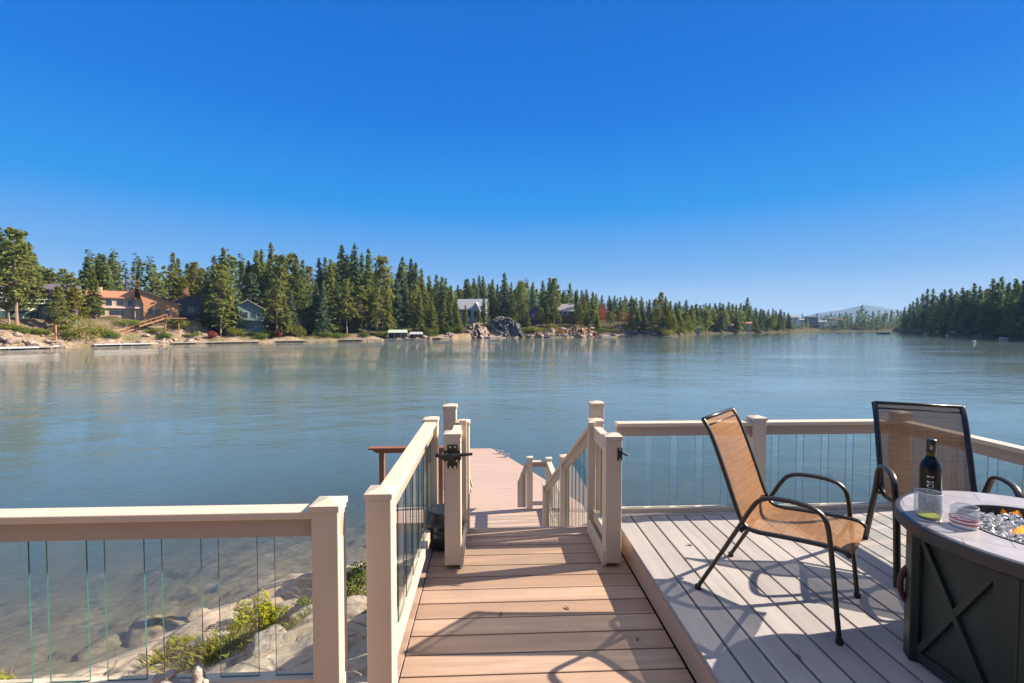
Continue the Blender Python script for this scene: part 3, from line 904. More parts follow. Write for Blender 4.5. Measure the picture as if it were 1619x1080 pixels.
# ------------------------------------------------------------------ gates
def gate(label, x, hy, fy, side, z0, z1, latch):
    """open gate: hinge stile at hy, free post at fy; side = +1 when the walkway is on its right"""
    root = empty('gate', (x, hy, 0))
    tag(root, label, 'gate', 'open cream gates')
    L = hy - fy
    s = side
    m = MB(); m.box(-0.055, 0.055, -L - 0.055, -L + 0.050, z0, z1 - 0.035)
    fp = m.build('post', M['rail'], root, bevel=0.004)
    c = MB(); k = 0.060
    c.box(-k, k, -L - 0.060, -L + 0.056, z1 - 0.036, z1 - 0.012)
    c.add([(-k, -L - 0.060, z1 - 0.012), (k, -L - 0.060, z1 - 0.012), (k, -L + 0.056, z1 - 0.012), (-k, -L + 0.056, z1 - 0.012), (0, -L, z1 + 0.004)], [(0, 1, 4), (1, 2, 4), (2, 3, 4), (3, 0, 4)])
    c.build('post_cap', M['rail'], fp, bevel=0.002)
    m = MB(); m.box(s * 0.060 - 0.012, s * 0.060 + 0.012, -L - 0.05, -0.02, 0.012, 0.115)
    b_ = m.build('bottom_channel', M['rail'], root, bevel=0.002)
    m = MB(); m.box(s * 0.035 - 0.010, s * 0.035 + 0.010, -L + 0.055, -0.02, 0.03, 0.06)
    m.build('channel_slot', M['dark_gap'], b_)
    m = MB(); m.box(-0.030, 0.030, -L + 0.052, -0.055, z1 - 0.16, z1 - 0.055)
    m.build('top_rail', M['rail'], root, bevel=0.003)
    m = MB(); m.box(-0.030, 0.020, -L + 0.052, -0.055, 0.125, 0.20)
    m.build('bottom_rail', M['rail'], root, bevel=0.003)
    m = MB(); m.box(-0.03 + s * 0.040, 0.03 + s * 0.040 , -0.05, -0.008, 0.12, z1 - 0.02)
    m.build('hinge_stile', M['rail'], root, bevel=0.003)
    for u in (0.10, 0.31):
        o = add_panel(root, 0, 0.15, 0.0, 0.19, z1 - 0.15)
        o.rotation_euler = (0, 0, -math.pi / 2); o.location = (-0.012, -u, 0)
    sc = MB()
    for z in (z1 - 0.08, z1 - 0.12, 0.09, 0.05):
        for dy in (0.0, 0.045):
            yy = -L - 0.03 + dy
            xx = s * 0.0725 if z < 0.2 else s * 0.0555
            sc.tube([(xx, yy, z), (xx + s * 0.003, yy, z)], 0.005, 8)
    sc.build('screw', M['screw'], root)
    yf = -L - 0.055
    if latch == 'thumb':
        m = MB()
        zc = 0.785
        m.box(-0.058, 0.052, yf - 0.013, yf - 0.001, zc - 0.040, zc + 0.036)
        m.box(-0.034, 0.034, yf - 0.016, yf - 0.0135, zc - 0.080, zc + 0.076)
        m.box(-0.028, 0.030, yf - 0.0132, yf - 0.001, zc - 0.078, zc - 0.0405)
        m.box(-0.028, 0.030, yf - 0.0132, yf - 0.001, zc + 0.0365, zc + 0.074)
        m.box(-0.072, 0.060, yf - 0.026, yf - 0.0165, zc - 0.022, zc + 0.012)
        m.lathe([(0.0, -0.03), (0.020, -0.026), (0.022, 0.0), (0.020, 0.026), (0.0, 0.03)], 14, (0.0, yf - 0.026, zc - 0.006))
        m.tube([(-0.11, yf - 0.02, zc + 0.012), (-0.06, yf - 0.03, zc + 0.002), (0.0, yf - 0.034, zc + 0.006), (0.055, yf - 0.026, zc + 0.012), (0.135, yf - 0.016, zc + 0.014)], [0.014, 0.017, 0.019, 0.013, 0.010], 8)
        lt = m.build('latch', M['iron'], root, bevel=0.002)
        sc = MB()
        for x_, z_ in ((-0.014, 0.063), (0.018, 0.063), (-0.014, -0.072), (0.018, -0.072), (-0.038, 0.02), (-0.038, -0.035), (0.030, -0.032), (-0.028, -0.008)):
            sc.tube([(x_, yf - 0.0195, zc + z_), (x_, yf - 0.0133, zc + z_)], 0.0065, 8)
        sc.build('screw', M['screw'], lt)
    else:
        m = MB()
        zc = 0.79
        m.box(0.022, 0.056, yf - 0.008, yf - 0.001, zc - 0.045, zc + 0.040)
        m.bar((0.05, yf - 0.010, zc + 0.01), (0.085, yf - 0.02, zc - 0.008), 0.01, 0.012)
        lt = m.build('latch', M['iron'], root, bevel=0.002)
        sc = MB()
        for z_ in (0.030, -0.036):
            sc.tube([(0.04, yf - 0.011, zc + z_), (0.04, yf - 0.006, zc + z_)], 0.006, 8)
        sc.build('screw', M['screw'], lt)
    # hinge post that carries the gate
    return root
gate('open cream gate at the left of the walkway with the black thumb latch', -0.265, 3.70, 3.21, 1, 0.03, 0.945, 'thumb')
gate('open cream gate at the right of the walkway with the small black catch plate', 0.835, 3.70, 3.19, -1, 0.03, 0.920, 'catch')
for x, lab, z1 in ((-0.232, 'cream hinge post of the left gate, behind its open leaf', 0.91), (0.848, 'cream hinge post of the right gate, where the stair railing starts', 0.91)):
    r_ = empty('gate_post', (x, 3.765, 0))
    tag(r_, lab, 'post', 'hinge posts of the gates')
    add_post(r_, 0, 0, 0.0, z1, 0.105)

# ------------------------------------------------------------------ patio chairs
def uv_strip(name, prof, x0, x1, nx, th, mat, parent):
    """thin woven sheet following a profile of (y, z), with UVs in metres"""
    L = [0.0]
    for p, q in zip(prof[:-1], prof[1:]): L.append(L[-1] + math.dist(p, q))
    vs, fs, uv = [], [], []
    for i, (y, z) in enumerate(prof):
        for j in range(nx + 1):
            f = j / nx
            sag = -0.012 * math.sin(math.pi * f)
            p0, p1 = prof[max(i - 1, 0)], prof[min(i + 1, len(prof) - 1)]
            d = Vector((p1[0] - p0[0], p1[1] - p0[1])).normalized()
            vs.append((x0 + (x1 - x0) * f, y - d.y * sag * -1, z + d.x * sag))
            uv.append((x0 + (x1 - x0) * f, L[i]))
    n = nx + 1
    for i in range(len(prof) - 1):
        for j in range(nx):
            fs.append((i * n + j, i * n + j + 1, (i + 1) * n + j + 1, (i + 1) * n + j))
    me = bpy.data.meshes.new(name)
    me.from_pydata(vs, [], fs)
    ul = me.uv_layers.new(name='UVMap')
    ul.data.foreach_set('uv', [c for f in fs for i in f for c in uv[i]])
    me.polygons.foreach_set('use_smooth', [True] * len(fs))
    me.materials.append(mat)
    o = bpy.data.objects.new(name, me)
    COL.objects.link(o)
    o.parent = parent
    return o

def make_chair():
    root = empty('patio_chair')
    C0 = 0.3375
    U = [(0, 0), (0.11, 0.205), (0.225, 0.425), (0.285, 0.545), (0.325, 0.598), (0.385, 0.618), (0.47, 0.624), (0.555, 0.618), (0.600, 0.592), (0.622, 0.545), (0.637, 0.40), (0.657, 0.18), (0.675, 0)]
    for sx in (-1, 1):
        pts = [(sx * (0.262 + (0.006 if 2 < i < 10 else 0.0)), y - C0, z) for i, (y, z) in enumerate(U)]
        sp = smooth_path(pts[:2] + pts[2:11] + pts[11:], 2)
        m = MB(); m.tube(sp, 0.0185, 10, axis=(1, 0, 0), rad2=0.0115)
        leg = m.build('arm_leg_frame', M['chair_metal'], root, smooth=True)
        for (y, z, dy) in ((0, 0, 0.008), (0.675, 0, -0.001)):
            c = MB(); c.lathe([(0.0155, -0.001), (0.0165, 0.002), (0.0165, 0.022), (0.014, 0.025)], 12, (sx * 0.262, y - C0 + dy, 0))
            c.build('foot_cap', M['foot_cap'], leg)
    P = [(0.012, 0.965), (0.040, 0.925), (0.075, 0.85), (0.145, 0.66), (0.205, 0.485), (0.235, 0.425), (0.285, 0.405), (0.40, 0.418), (0.55, 0.432), (0.655, 0.437), (0.690, 0.428), (0.703, 0.410)]
    prof = [(p.x - C0, p.y) for p in [Vector((q[0], q[1], 0)) for q in P]]
    pr = smooth_path([(0, y, z) for y, z in prof], 2)
    prof_s = [(p.y, p.z) for p in pr]
    for sx in (-1, 1):
        m = MB(); m.tube([(sx * 0.232, y, z) for y, z in prof_s], 0.0165, 8, axis=(1, 0, 0), rad2=0.012)
        m.build('sling_rail', M['chair_metal'], root, smooth=True)
    m = MB(); m.tube([(-0.232, prof[0][0], prof[0][1]), (0.232, prof[0][0], prof[0][1])], 0.011, 8)
    m.build('top_bar', M['chair_metal'], root, smooth=True)
    m = MB(); m.tube([(-0.225, prof[1][0] - 0.004, prof[1][1] + 0.006), (0.225, prof[1][0] - 0.004, prof[1][1] + 0.006)], 0.006, 6)
    m.build('sling_hem', M['chair_metal'], root, smooth=True)
    for y, z in ((0.235, 0.425 - 0.02), (0.632, 0.412)):
        m = MB(); m.tube([(-0.262, y - C0, z), (0.262, y - C0, z)], 0.010, 8)
        m.build('cross_bar', M['chair_metal'], root, smooth=True)
    uv_strip('sling', prof_s[1:], -0.226, 0.226, 14, 0.004, M['sling'], root)
    return root
ch1 = make_chair()
ch1.location = (1.5875, 2.506, DZ)
ch1.rotation_euler = (0, 0, math.atan2(-0.69, -0.724))
tag(ch1, 'brown sling patio chair seen from its side, alone in the middle of the deck', 'chair', 'brown sling patio chairs')
ch2 = copy_tree(ch1)
ch2.location = (2.70, 2.71, DZ)
ch2.rotation_euler = (0, 0, R(180 - 27))
tag(ch2, 'brown sling patio chair behind the fire table, seen from the front', 'chair', 'brown sling patio chairs')

# ------------------------------------------------------------------ fire table and what stands on it
TX, TY, TH = 2.28, 1.80, 0.65
TZ = DZ + TH
ft = empty('fire_table', (TX, TY, DZ))
tag(ft, 'round grey tiled fire table with a dark many sided base and crossed panels, burning', 'fire table')
A0 = 155
NS, STEP = 7, 360 / 7
cor = [(0.435 * math.cos(R(A0 + STEP * k)), 0.435 * math.sin(R(A0 + STEP * k))) for k in range(NS)]
for k in range(NS):
    a, b = Vector(cor[k]), Vector(cor[(k + 1) % NS])
    d = (b - a).normalized()
    nrm = Vector((d.y, -d.x))
    def P3(u, off, z, a=a, d=d, nrm=nrm):
        q = a + d * u + nrm * off
        return (q.x, q.y, z)
    L = (b - a).length
    m = MB()
    m.hexa([P3(0.0, -0.020, 0.02), P3(L, -0.020, 0.02), P3(L, -0.010, 0.02), P3(0.0, -0.010, 0.02), P3(0, -0.020, 0.59), P3(L, -0.020, 0.59), P3(L, -0.010, 0.59), P3(0, -0.010, 0.59)])
    pn = m.build('side_panel', M['fire_panel'], ft)
    m = MB()
    for (u0, z0, u1, z1) in ((0.035, 0.05, L - 0.035, 0.57), (0.035, 0.57, L - 0.035, 0.05)):
        m.bar(P3(u0, 0.000 if z0 < z1 else 0.0012, z0), P3(u1, 0.000 if z0 < z1 else 0.0012, z1), 0.014, 0.024, up=(d.y * 0 + (-d.x * (z1 - z0)), -d.y * (z1 - z0), (u1 - u0)))
    m.build('cross_brace', M['fire_panel'], pn)
    m = MB()
    for z in (0.035, 0.575):
        m.hexa([P3(0.03, -0.009, z - 0.02), P3(L - 0.03, -0.009, z - 0.02), P3(L - 0.03, 0.006, z - 0.02), P3(0.03, 0.006, z - 0.02), P3(0.03, -0.009, z + 0.02), P3(L - 0.03, -0.009, z + 0.02), P3(L - 0.03, 0.006, z + 0.02), P3(0.03, 0.006, z + 0.02)])
    for u in (0.026, L - 0.026 ):
        m.hexa([P3(u - 0.012, -0.009, 0.056), P3(u + 0.012, -0.009, 0.056), P3(u + 0.012, 0.008, 0.056), P3(u - 0.012, 0.008, 0.056), P3(u - 0.012, -0.009, 0.554), P3(u + 0.012, -0.009, 0.554), P3(u + 0.012, 0.008, 0.554), P3(u - 0.012, 0.008, 0.554)])
    m.build('panel_frame', M['fire_metal'], pn, bevel=0.002)
    ang = R(A0 + STEP * k)
    m = MB(); rot = Matrix.Rotation(ang, 4, 'Z')
    m.box(0.412, 0.452, -0.034, 0.034, 0.0, 0.592, rot)
    m.build('leg', M['fire_metal'], ft, bevel=0.004)
m = MB(); m.lathe([(0.30, 0.592), (0.478, 0.592), (0.486, 0.600), (0.486, 0.642), (0.480, 0.649), (0.468, 0.650), (0.468, 0.640), (0.30, 0.640)], 96, close=True)
m.build('rim', M['fire_rim'], ft, smooth=False)
m = MB(); m.lathe([(0.266, 0.6405), (0.467, 0.6405), (0.467, 0.6495), (0.463, 0.652), (0.270, 0.652), (0.266, 0.649)], 96, close=True)
m.build('tile_top', M['slate'], ft)
m = MB(); m.lathe([(0.268, 0.655), (0.262, 0.655), (0.258, 0.590), (0.0, 0.588), (0.0, 0.583), (0.264, 0.584)], 64, caps=False)
m.build('burner_pan', M['iron'], ft)
m = MB(); m.lathe([(0.150, 0.612), (0.158, 0.618), (0.166, 0.612), (0.158, 0.606)], 48, close=True)
m.build('burner_ring', M['alu'], ft)
m = MB(); m.tube(smooth_path([(-0.37, 0.21, 0.42), (-0.412, 0.225, 0.36), (-0.414, 0.225, 0.27), (-0.37, 0.21, 0.21)], 2), 0.012, 8)
m.build('gas_hose', simple('dark_red_rubber_hose', (0.07, 0.012, 0.012), 0.5), ft, smooth=True)

def crystal_mat():
    t = NT('clear_fire_glass')
    n1 = t.noise(t.pos(), 30, 2)
    c = t.ramp(n1, [(0.35, (0.20, 0.21, 0.23)), (0.48, (0.60, 0.61, 0.63)), (0.62, (0.86, 0.86, 0.87))])
    return t.done(t.pbr(c, 0.06, spec=0.8))
rnd = random.Random(5)
m = MB()
for k in range(1500):
    r_ = 0.250 * math.sqrt(rnd.random()); a = rnd.random() * 2 * math.pi
    c = Vector((r_ * math.cos(a), r_ * math.sin(a), 0.608 + rnd.random() * 0.022))
    q = [Vector((rnd.uniform(-1, 1), rnd.uniform(-1, 1), rnd.uniform(-1, 1))).normalized() * rnd.uniform(0.007, 0.015) + c for _ in range(5)]
    m.add(q, [(0, 1, 2), (0, 2, 3), (0, 3, 1), (4, 2, 1), (4, 3, 2), (4, 1, 3)])
o = m.build('fire_glass', crystal_mat(), loc=(TX, TY, DZ))
tag(o, 'clear crushed fire glass filling the burner of the fire table', 'fire glass', kind='stuff')

def flame_mat():
    t = NT('gas_flame')
    n1 = t.noise(t.pos(), 22, 3)
    em = t.n('ShaderNodeEmission')
    t.l(t.ramp(n1, [(0.3, (1.0, 0.16, 0.01)), (0.55, (1.0, 0.36, 0.04)), (0.75, (1.0, 0.68, 0.25))]), em.inputs['Color'])
    em.inputs['Strength'].default_value = 0.8
    tr = t.n('ShaderNodeBsdfTransparent')
    mx = t.n('ShaderNodeMixShader')
    t.l(t.ramp(t.noise(t.mapping(t.pos(), (1, 1, 0.4)), 34, 3), [(0.40, (0.0, 0.0, 0.0)), (0.66, (0.55, 0.55, 0.55))]), mx.inputs[0])
    t.l(tr.outputs[0], mx.inputs[1]); t.l(em.outputs[0], mx.inputs[2])
    return t.done(mx.outputs[0])
FM = flame_mat()
for j, (px, py, hgt, wdt, lab) in enumerate(((1585, 808, 0.030, 0.05, 'low orange flame at the back edge of the burner'), (1610, 811, 0.028, 0.05, 'wide orange flame behind the glowing crystals'), (1616, 843, 0.040, 0.03, 'bright yellow orange flame nearest the frame edge'))):
    x, y = at_z(px, py, DZ + 0.625)
    m = MB()
    for q in range(8):
        ax, ay = rnd.uniform(-wdt, wdt), rnd.uniform(-0.02, 0.02)
        h = hgt * rnd.uniform(0.6, 1.1)
        bx = rnd.uniform(-0.015, 0.015)
        m.tube([(ax, ay, 0), (ax * 0.95 + bx * 0.2, ay, h * 0.25), (ax * 0.9 + bx * 0.7, ay, h * 0.6), (ax * 0.8 + bx * 1.4, ay, h)], [0.010, 0.014, 0.008, 0.001], 8)
    o = m.build('flame', FM, smooth=True, loc=(x, y, DZ + 0.62))
    tag(o, lab, 'flame', 'flames of the fire table')

def clear_glass():
    t = NT('clear_tumbler_glass')
    fr = t.fresnel(1.6)
    tr = t.n('ShaderNodeBsdfTransparent'); tr.inputs['Color'].default_value = (0.93, 0.95, 0.96, 1)
    gl = t.n('ShaderNodeBsdfGlossy'); gl.inputs['Roughness'].default_value = 0.03
    m2 = t.n('ShaderNodeMixShader')
    t.l(fr, m2.inputs[0]); t.l(tr.outputs[0], m2.inputs[1]); t.l(gl.outputs[0], m2.inputs[2])
    df = t.n('ShaderNodeBsdfDiffuse'); df.inputs['Color'].default_value = (0.8, 0.82, 0.84, 1)
    m3 = t.n('ShaderNodeMixShader'); m3.inputs[0].default_value = 0.13
    t.l(m2.outputs[0], m3.inputs[1]); t.l(df.outputs[0], m3.inputs[2])
    return t.done(m3.outputs[0])
CG = clear_glass()
GRIM = simple('pale_glass_rim', (0.55, 0.58, 0.60), 0.15, 0.1, 10, spec=0.8)
def tumbler(x, y, rr, h, label):
    root = empty('tumbler', (x, y, TZ + 0.002))
    tag(root, label, 'glass', 'clear tumblers on the fire table')
    m = MB(); m.lathe([(rr * 0.80, 0), (rr * 0.92, 0.004), (rr * 1.0, h * 0.35), (rr * 0.97, h), (rr * 0.93, h), (rr * 0.95, h * 0.35), (rr * 0.84, 0.012), (0, 0.010)], 40)
    m.build('glass_body', CG, root, smooth=True)
    m = MB(); m.lathe([(rr * 0.930, h - 0.0012), (rr * 0.975, h - 0.0012), (rr * 0.975, h + 0.0014), (rr * 0.930, h + 0.0014)], 40, close=True)
    m.build('glass_rim', GRIM, root, smooth=True)
    m = MB(); m.lathe([(rr * 0.78, 0.0), (rr * 0.925, 0.0), (rr * 0.935, 0.006), (rr * 0.80, 0.006)], 40, close=True)
    m.build('glass_base', GRIM, root, smooth=True)
    return root
gx, gy = at_z(1467, 821, TZ)
t1 = tumbler(gx, gy, 0.049, 0.118, 'clear tumbler with a little yellow green drink, in front of the dark bottle')
m = MB(); m.lathe([(0.0, 0.013), (0.040, 0.013), (0.043, 0.020), (0.0, 0.020)], 32)
t_ = NT('yellow_green_drink')
m.build('drink', t_.done(t_.pbr((0.40, 0.44, 0.04), 0.15)), t1, smooth=False)
gx, gy = at_z(1524, 833, TZ)
t2 = tumbler(gx, gy, 0.046, 0.085, 'short clear tumbler with red and white stripes round its base, by the burner')
for z, c, nm in ((0.020, (0.50, 0.03, 0.06), 'red_stripe'), (0.028, (0.75, 0.72, 0.72), 'white_stripe'), (0.036, (0.50, 0.03, 0.06), 'red_stripe'), (0.010, (0.80, 0.80, 0.80), 'white_stripe')):
    m = MB(); q = 0.046 * (0.935 if z < 0.015 else 0.97) + 0.0012
    m.lathe([(q, z - 0.0032), (q + 0.0005, z - 0.0032), (q + 0.0012, z + 0.0032), (q + 0.0007, z + 0.0032)], 40, close=True)
    m.build(nm, simple(nm, c, 0.35, 0.05), t2, smooth=True)

bx, by = at_z(1469.5, 812, TZ)
bo = empty('wine_bottle', (bx, by, TZ + 0.002))
tag(bo, 'black wine bottle with pale upright lettering standing on the fire table', 'bottle')
bgl = simple('black_bottle_glass', (0.006, 0.006, 0.008), 0.22, 0.1, 8, spec=0.3)
m = MB(); m.lathe([(0.032, 0.0), (0.038, 0.004), (0.0395, 0.015), (0.0395, 0.198), (0.038, 0.214), (0.032, 0.231), (0.022, 0.247), (0.0175, 0.258), (0.0165, 0.262)], 48)
m.build('body', bgl, bo, smooth=True)
m = MB(); m.lathe([(0.0168, 0.2625), (0.0172, 0.266), (0.0168, 0.276), (0.0165, 0.2765)], 32)
gt = NT('green_neck_glass')
m.build('neck', gt.done(gt.pbr((0.06, 0.10, 0.012), 0.25, spec=0.4)), bo, smooth=True)
m = MB(); m.lathe([(0.0172, 0.277), (0.0185, 0.279), (0.0185, 0.330), (0.0175, 0.334), (0.0, 0.3345)], 32)
cp = m.build('capsule', simple('black_foil', (0.012, 0.012, 0.013), 0.3), bo, smooth=True)
toc = math.atan2(-by, -bx)
def patch(m, poly, rad):
    vs = [(rad * math.cos(toc + p[0] / rad), rad * math.sin(toc + p[0] / rad), p[1]) for p in poly]
    m.add(vs, [tuple(range(len(poly)))])
m = MB()
for i, (w_, h_) in enumerate(((0.0125, 0.0040), (0.0125, 0.0055), (0.0120, 0.0085), (0.0135, 0.0095), (0.0130, 0.0095), (0.0120, 0.0085))):
    zc = 0.178 - i * 0.0225
    if i < 2:   # bowl shaped strokes at the top of the column
        patch(m, [(w_ * math.cos(a), zc - 0.004 + h_ * 1.2 * math.sin(a)) for a in np.linspace(math.pi, 2 * math.pi, 12)] + [(w_ * 0.75 * math.cos(a), zc + h_ * 0.55 * math.sin(a)) for a in np.linspace(2 * math.pi, math.pi, 12)], 0.0399)
    else:       # pinched rounded blobs below
        patch(m, [(w_ * (abs(math.cos(a)) ** 0.6) * (1 if math.cos(a) > 0 else -1), zc + h_ * math.sin(a)) for a in np.linspace(0, 2 * math.pi, 25)[:-1]], 0.0399)
lt = NT('pale_label_ink')
m.build('lettering', lt.done(lt.pbr((0.62, 0.63, 0.64), 0.5)), bo)
m = MB(); patch(m, [(-0.006, 0.296), (0.0, 0.290), (0.006, 0.296), (0.004, 0.306), (0.0, 0.312), (-0.004, 0.306)], 0.0187)
lt = NT('grey_emblem'); m.build('emblem', lt.done(lt.pbr((0.30, 0.31, 0.30), 0.5)), cp)

# ------------------------------------------------------------------ pot and driftwood
m = MB(); m.lathe([(0.07, 0.0), (0.105, 0.03), (0.125, 0.09), (0.128, 0.15), (0.118, 0.155), (0.126, 0.17), (0.122, 0.22), (0.10, 0.265), (0.105, 0.285), (0.095, 0.29), (0.085, 0.27), (0.0, 0.25)], 32, (0, 0, 0))
o = m.build('pot', simple('navy_glazed_pot', (0.018, 0.022, 0.035), 0.25, 0.3, 20), smooth=True, loc=(-0.375, 3.50, 0.001))
tag(o, 'dark navy rounded pot on the walkway behind the left gate', 'pot')

def driftwood():
    m = MB()
    r_ = random.Random(11)
    def limb(pts, rads):
        sp = smooth_path(pts, 2)
        rr = [np.interp(i / (len(sp) - 1), np.linspace(0, 1, len(rads)), rads) * (1 + 0.22 * math.sin(i * 2.1)) for i in range(len(sp))]
        m.tube(sp, rr, 9)
    limb([(-0.02, 0, 0), (-0.01, 0.0, 0.10), (0.0, 0, 0.20), (-0.025, 0, 0.285), (-0.085, 0, 0.325), (-0.11, 0, 0.315)], [0.05, 0.042, 0.040, 0.032, 0.022, 0.006])
    limb([(0.0, 0, 0.16), (0.035, 0.0, 0.24), (0.06, 0, 0.30), (0.055, 0, 0.37)], [0.035, 0.030, 0.026, 0.008])
    limb([(0.02, 0, 0.20), (0.075, 0.01, 0.25), (0.088, 0, 0.32)], [0.028, 0.022, 0.008])
    limb([(-0.03, 0, 0.26), (-0.055, 0.0, 0.335), (-0.03, 0, 0.345)], [0.024, 0.018, 0.006])
    limb([(0.0, 0.01, 0.05), (0.09, 0.02, 0.10), (0.13, 0.0, 0.03)], [0.04, 0.03, 0.012])
    for i, v in enumerate(m.v):
        n = fbm(v[0] * 30, v[1] * 30, v[2] * 30, 3) * 0.006
        m.v[i] = (v[0] + n, v[1] + n, v[2] + n * 0.5)
    o = m.build('driftwood', M['driftwood'], smooth=True, loc=(-1.175, 1.79, 0.0))
    tag(o, 'pale gnarled driftwood root standing against the front railing', 'driftwood')
driftwood()

# ------------------------------------------------------------------ rocks, shrubs and weeds on the near shore
def rock_mesh(seed, sub, sx, sy, sz, amp=0.28, mat='boulder'):
    import bmesh
    bm_ = bmesh.new()
    bmesh.ops.create_icosphere(bm_, subdivisions=sub, radius=1.0)
    q = random.Random(seed * 13 + 5)
    planes = []
    for _ in range(15):
        n_ = Vector((q.gauss(0, 1), q.gauss(0, 1), q.gauss(0.25, 0.8))).normalized()
        planes.append((n_, q.uniform(0.50, 0.95)))
    for v in bm_.verts:
        p = v.co.copy()
        f = 1.0
        for n_, h_ in planes:
            c = p.dot(n_)
            if c > 1e-4: f = min(f, h_ / c)
        f *= 1 + amp * 0.60 * mnoise.fractal(p * 1.7 + Vector((seed * 3.1, seed * 1.7, 0)), 1.0, 2.0, 5) + amp * 0.22 * mnoise.fractal(p * 7, 1.0, 2.0, 3)
        v.co = Vector((p.x * sx * f, p.y * sy * f, max(-0.55, p.z) * sz * f))
    me = bpy.data.meshes.new('boulder')
    bm_.to_mesh(me); bm_.free()
    me.polygons.foreach_set('use_smooth', [sub > 3] * len(me.polygons))
    me.materials.append(M[mat])
    return me
def put_rock(px, py, z, s, label, seed, rz=0.0, mat='boulder', name='boulder', sink=0.25, asp=(1.0, 0.75, 0.55)):
    x, y = at_z(px, py, z)
    me = rock_mesh(seed, 4, s * asp[0], s * asp[1], s * asp[2], mat=mat)
    o = bpy.data.objects.new(name, me)
    COL.objects.link(o)
    g = ground_z(x, y)
    o.location = (x, y, g + s * asp[2] * sink)
    o.rotation_euler = (0, 0, rz)
    tag(o, label, 'boulder', 'boulders on the near shore')
    return o
put_rock(474, 1012, -2.6, 0.36, 'grey boulder at the foot of the left post, beside the lime shrubs', 3, 0.6, asp=(0.8, 0.7, 0.75))
put_rock(425, 1060, -2.4, 0.30, 'pinkish grey flat boulder in front of the lime shrubs', 7, 1.2, asp=(1.2, 0.8, 0.35))
put_rock(312, 992, -3.2, 0.22, 'pale broken boulder at the waterline left of the lime shrubs', 9, 0.9)
put_rock(255, 985, -3.45, 0.55, 'rounded brown boulder half under the shallow water', 12, 0.3, mat='shore', sink=0.1, asp=(1.1, 0.8, 0.5))
put_rock(165, 1012, -3.45, 0.34, 'smaller brown boulder under the shallow water at the left', 14, 0.8, mat='shore', sink=0.05, asp=(1.2, 0.8, 0.4))
put_rock(330, 1042, -2.7, 0.28, 'grey slab boulder behind the driftwood', 15, 0.5, asp=(1.3, 0.8, 0.4))
put_rock(560, 1000, -2.4, 0.42, 'dark shaded boulder seen between the two front posts', 18, 0.4)

def leaf_cloud(name, n, rx, ry, rz, size, seed, mat, lob=3, stems=True, up=0.35):
    r_ = random.Random(seed)
    m = MB()
    cs = [Vector((r_.uniform(-0.55, 0.55) * rx, r_.uniform(-0.55, 0.55) * ry, rz * r_.uniform(0.30, 0.75))) for _ in range(lob)]
    for k in range(n):
        c = r_.choice(cs)
        d = Vector((r_.gauss(0, 1), r_.gauss(0, 1), r_.gauss(0, 1))).normalized() * (0.45 + 0.55 * r_.random() ** 0.5)
        p = c + Vector((d.x * rx * 0.5, d.y * ry * 0.5, d.z * rz * 0.42))
        if p.z < 0.02: p.z = abs(p.z) * 0.5 + 0.01
        nrm = (d + Vector((r_.gauss(0, 0.5), r_.gauss(0, 0.5), up + r_.gauss(0, 0.4)))).normalized()
        a = nrm.orthogonal().normalized()
        a = (Matrix.Rotation(r_.uniform(0, 6.28), 3, nrm) @ a)
        b = nrm.cross(a)
        s_ = size * r_.uniform(0.6, 1.4)
        m.add([p - a * s_ * 0.5, p - a * s_ * 0.05 + b * s_ * 0.26, p + a * s_ * 0.5, p - a * s_ * 0.05 - b * s_ * 0.26], [(0, 1, 2, 3)])
    return m
def shrub(px, py, z, n, rx, ry, rz, size, seed, mat, label, group='shrubs on the near shore', name='shrub'):
    x, y = at_z(px, py, z)
    g = ground_z(x, y)
    root = empty(name, (x, y, g - 0.03))
    tag(root, label, 'shrub', group)
    leaf_cloud(name, n, rx, ry, rz, size, seed, mat).build('foliage', M[mat], root)
    r_ = random.Random(seed + 1)
    m = MB()
    for k in range(9):
        a = r_.uniform(0, 6.28)
        m.tube([(0, 0, 0), (rx * 0.25 * math.cos(a), ry * 0.25 * math.sin(a), rz * 0.35), (rx * 0.45 * math.cos(a + 0.2), ry * 0.45 * math.sin(a + 0.2), rz * 0.75)], [0.010, 0.007, 0.003], 5)
    m.build('stem', M['bark'], root)
shrub(432, 1005, -2.7, 1400, 0.42, 0.34, 0.36, 0.050, 21, 'shrub_leaf', 'large lime green shrub on the ledge just left of the grey boulder')
shrub(378, 1018, -2.75, 1000, 0.34, 0.28, 0.30, 0.050, 22, 'shrub_leaf', 'lime green shrub in the middle of the ledge, left of the largest shrub')
shrub(395, 990, -2.9, 600, 0.25, 0.25, 0.42, 0.045, 23, 'shrub_leaf', 'narrow upright lime shrub behind the other lime shrubs')
shrub(284, 1032, -2.95, 500, 0.24, 0.20, 0.22, 0.045, 24, 'shrub_leaf', 'lime shrub at the waterline above the driftwood')
shrub(3, 1072, -3.0, 500, 0.3, 0.3, 0.30, 0.045, 26, 'shrub_leaf', 'lime shrub at the far left by the water')
shrub(562, 955, -2.5, 1100, 0.55, 0.5, 0.42, 0.055, 27, 'green_leaf', 'dark green weeds between the two front posts')
shrub(478, 975, -2.8, 500, 0.25, 0.25, 0.28, 0.045, 29, 'green_leaf', 'small green bush tucked behind the left post')

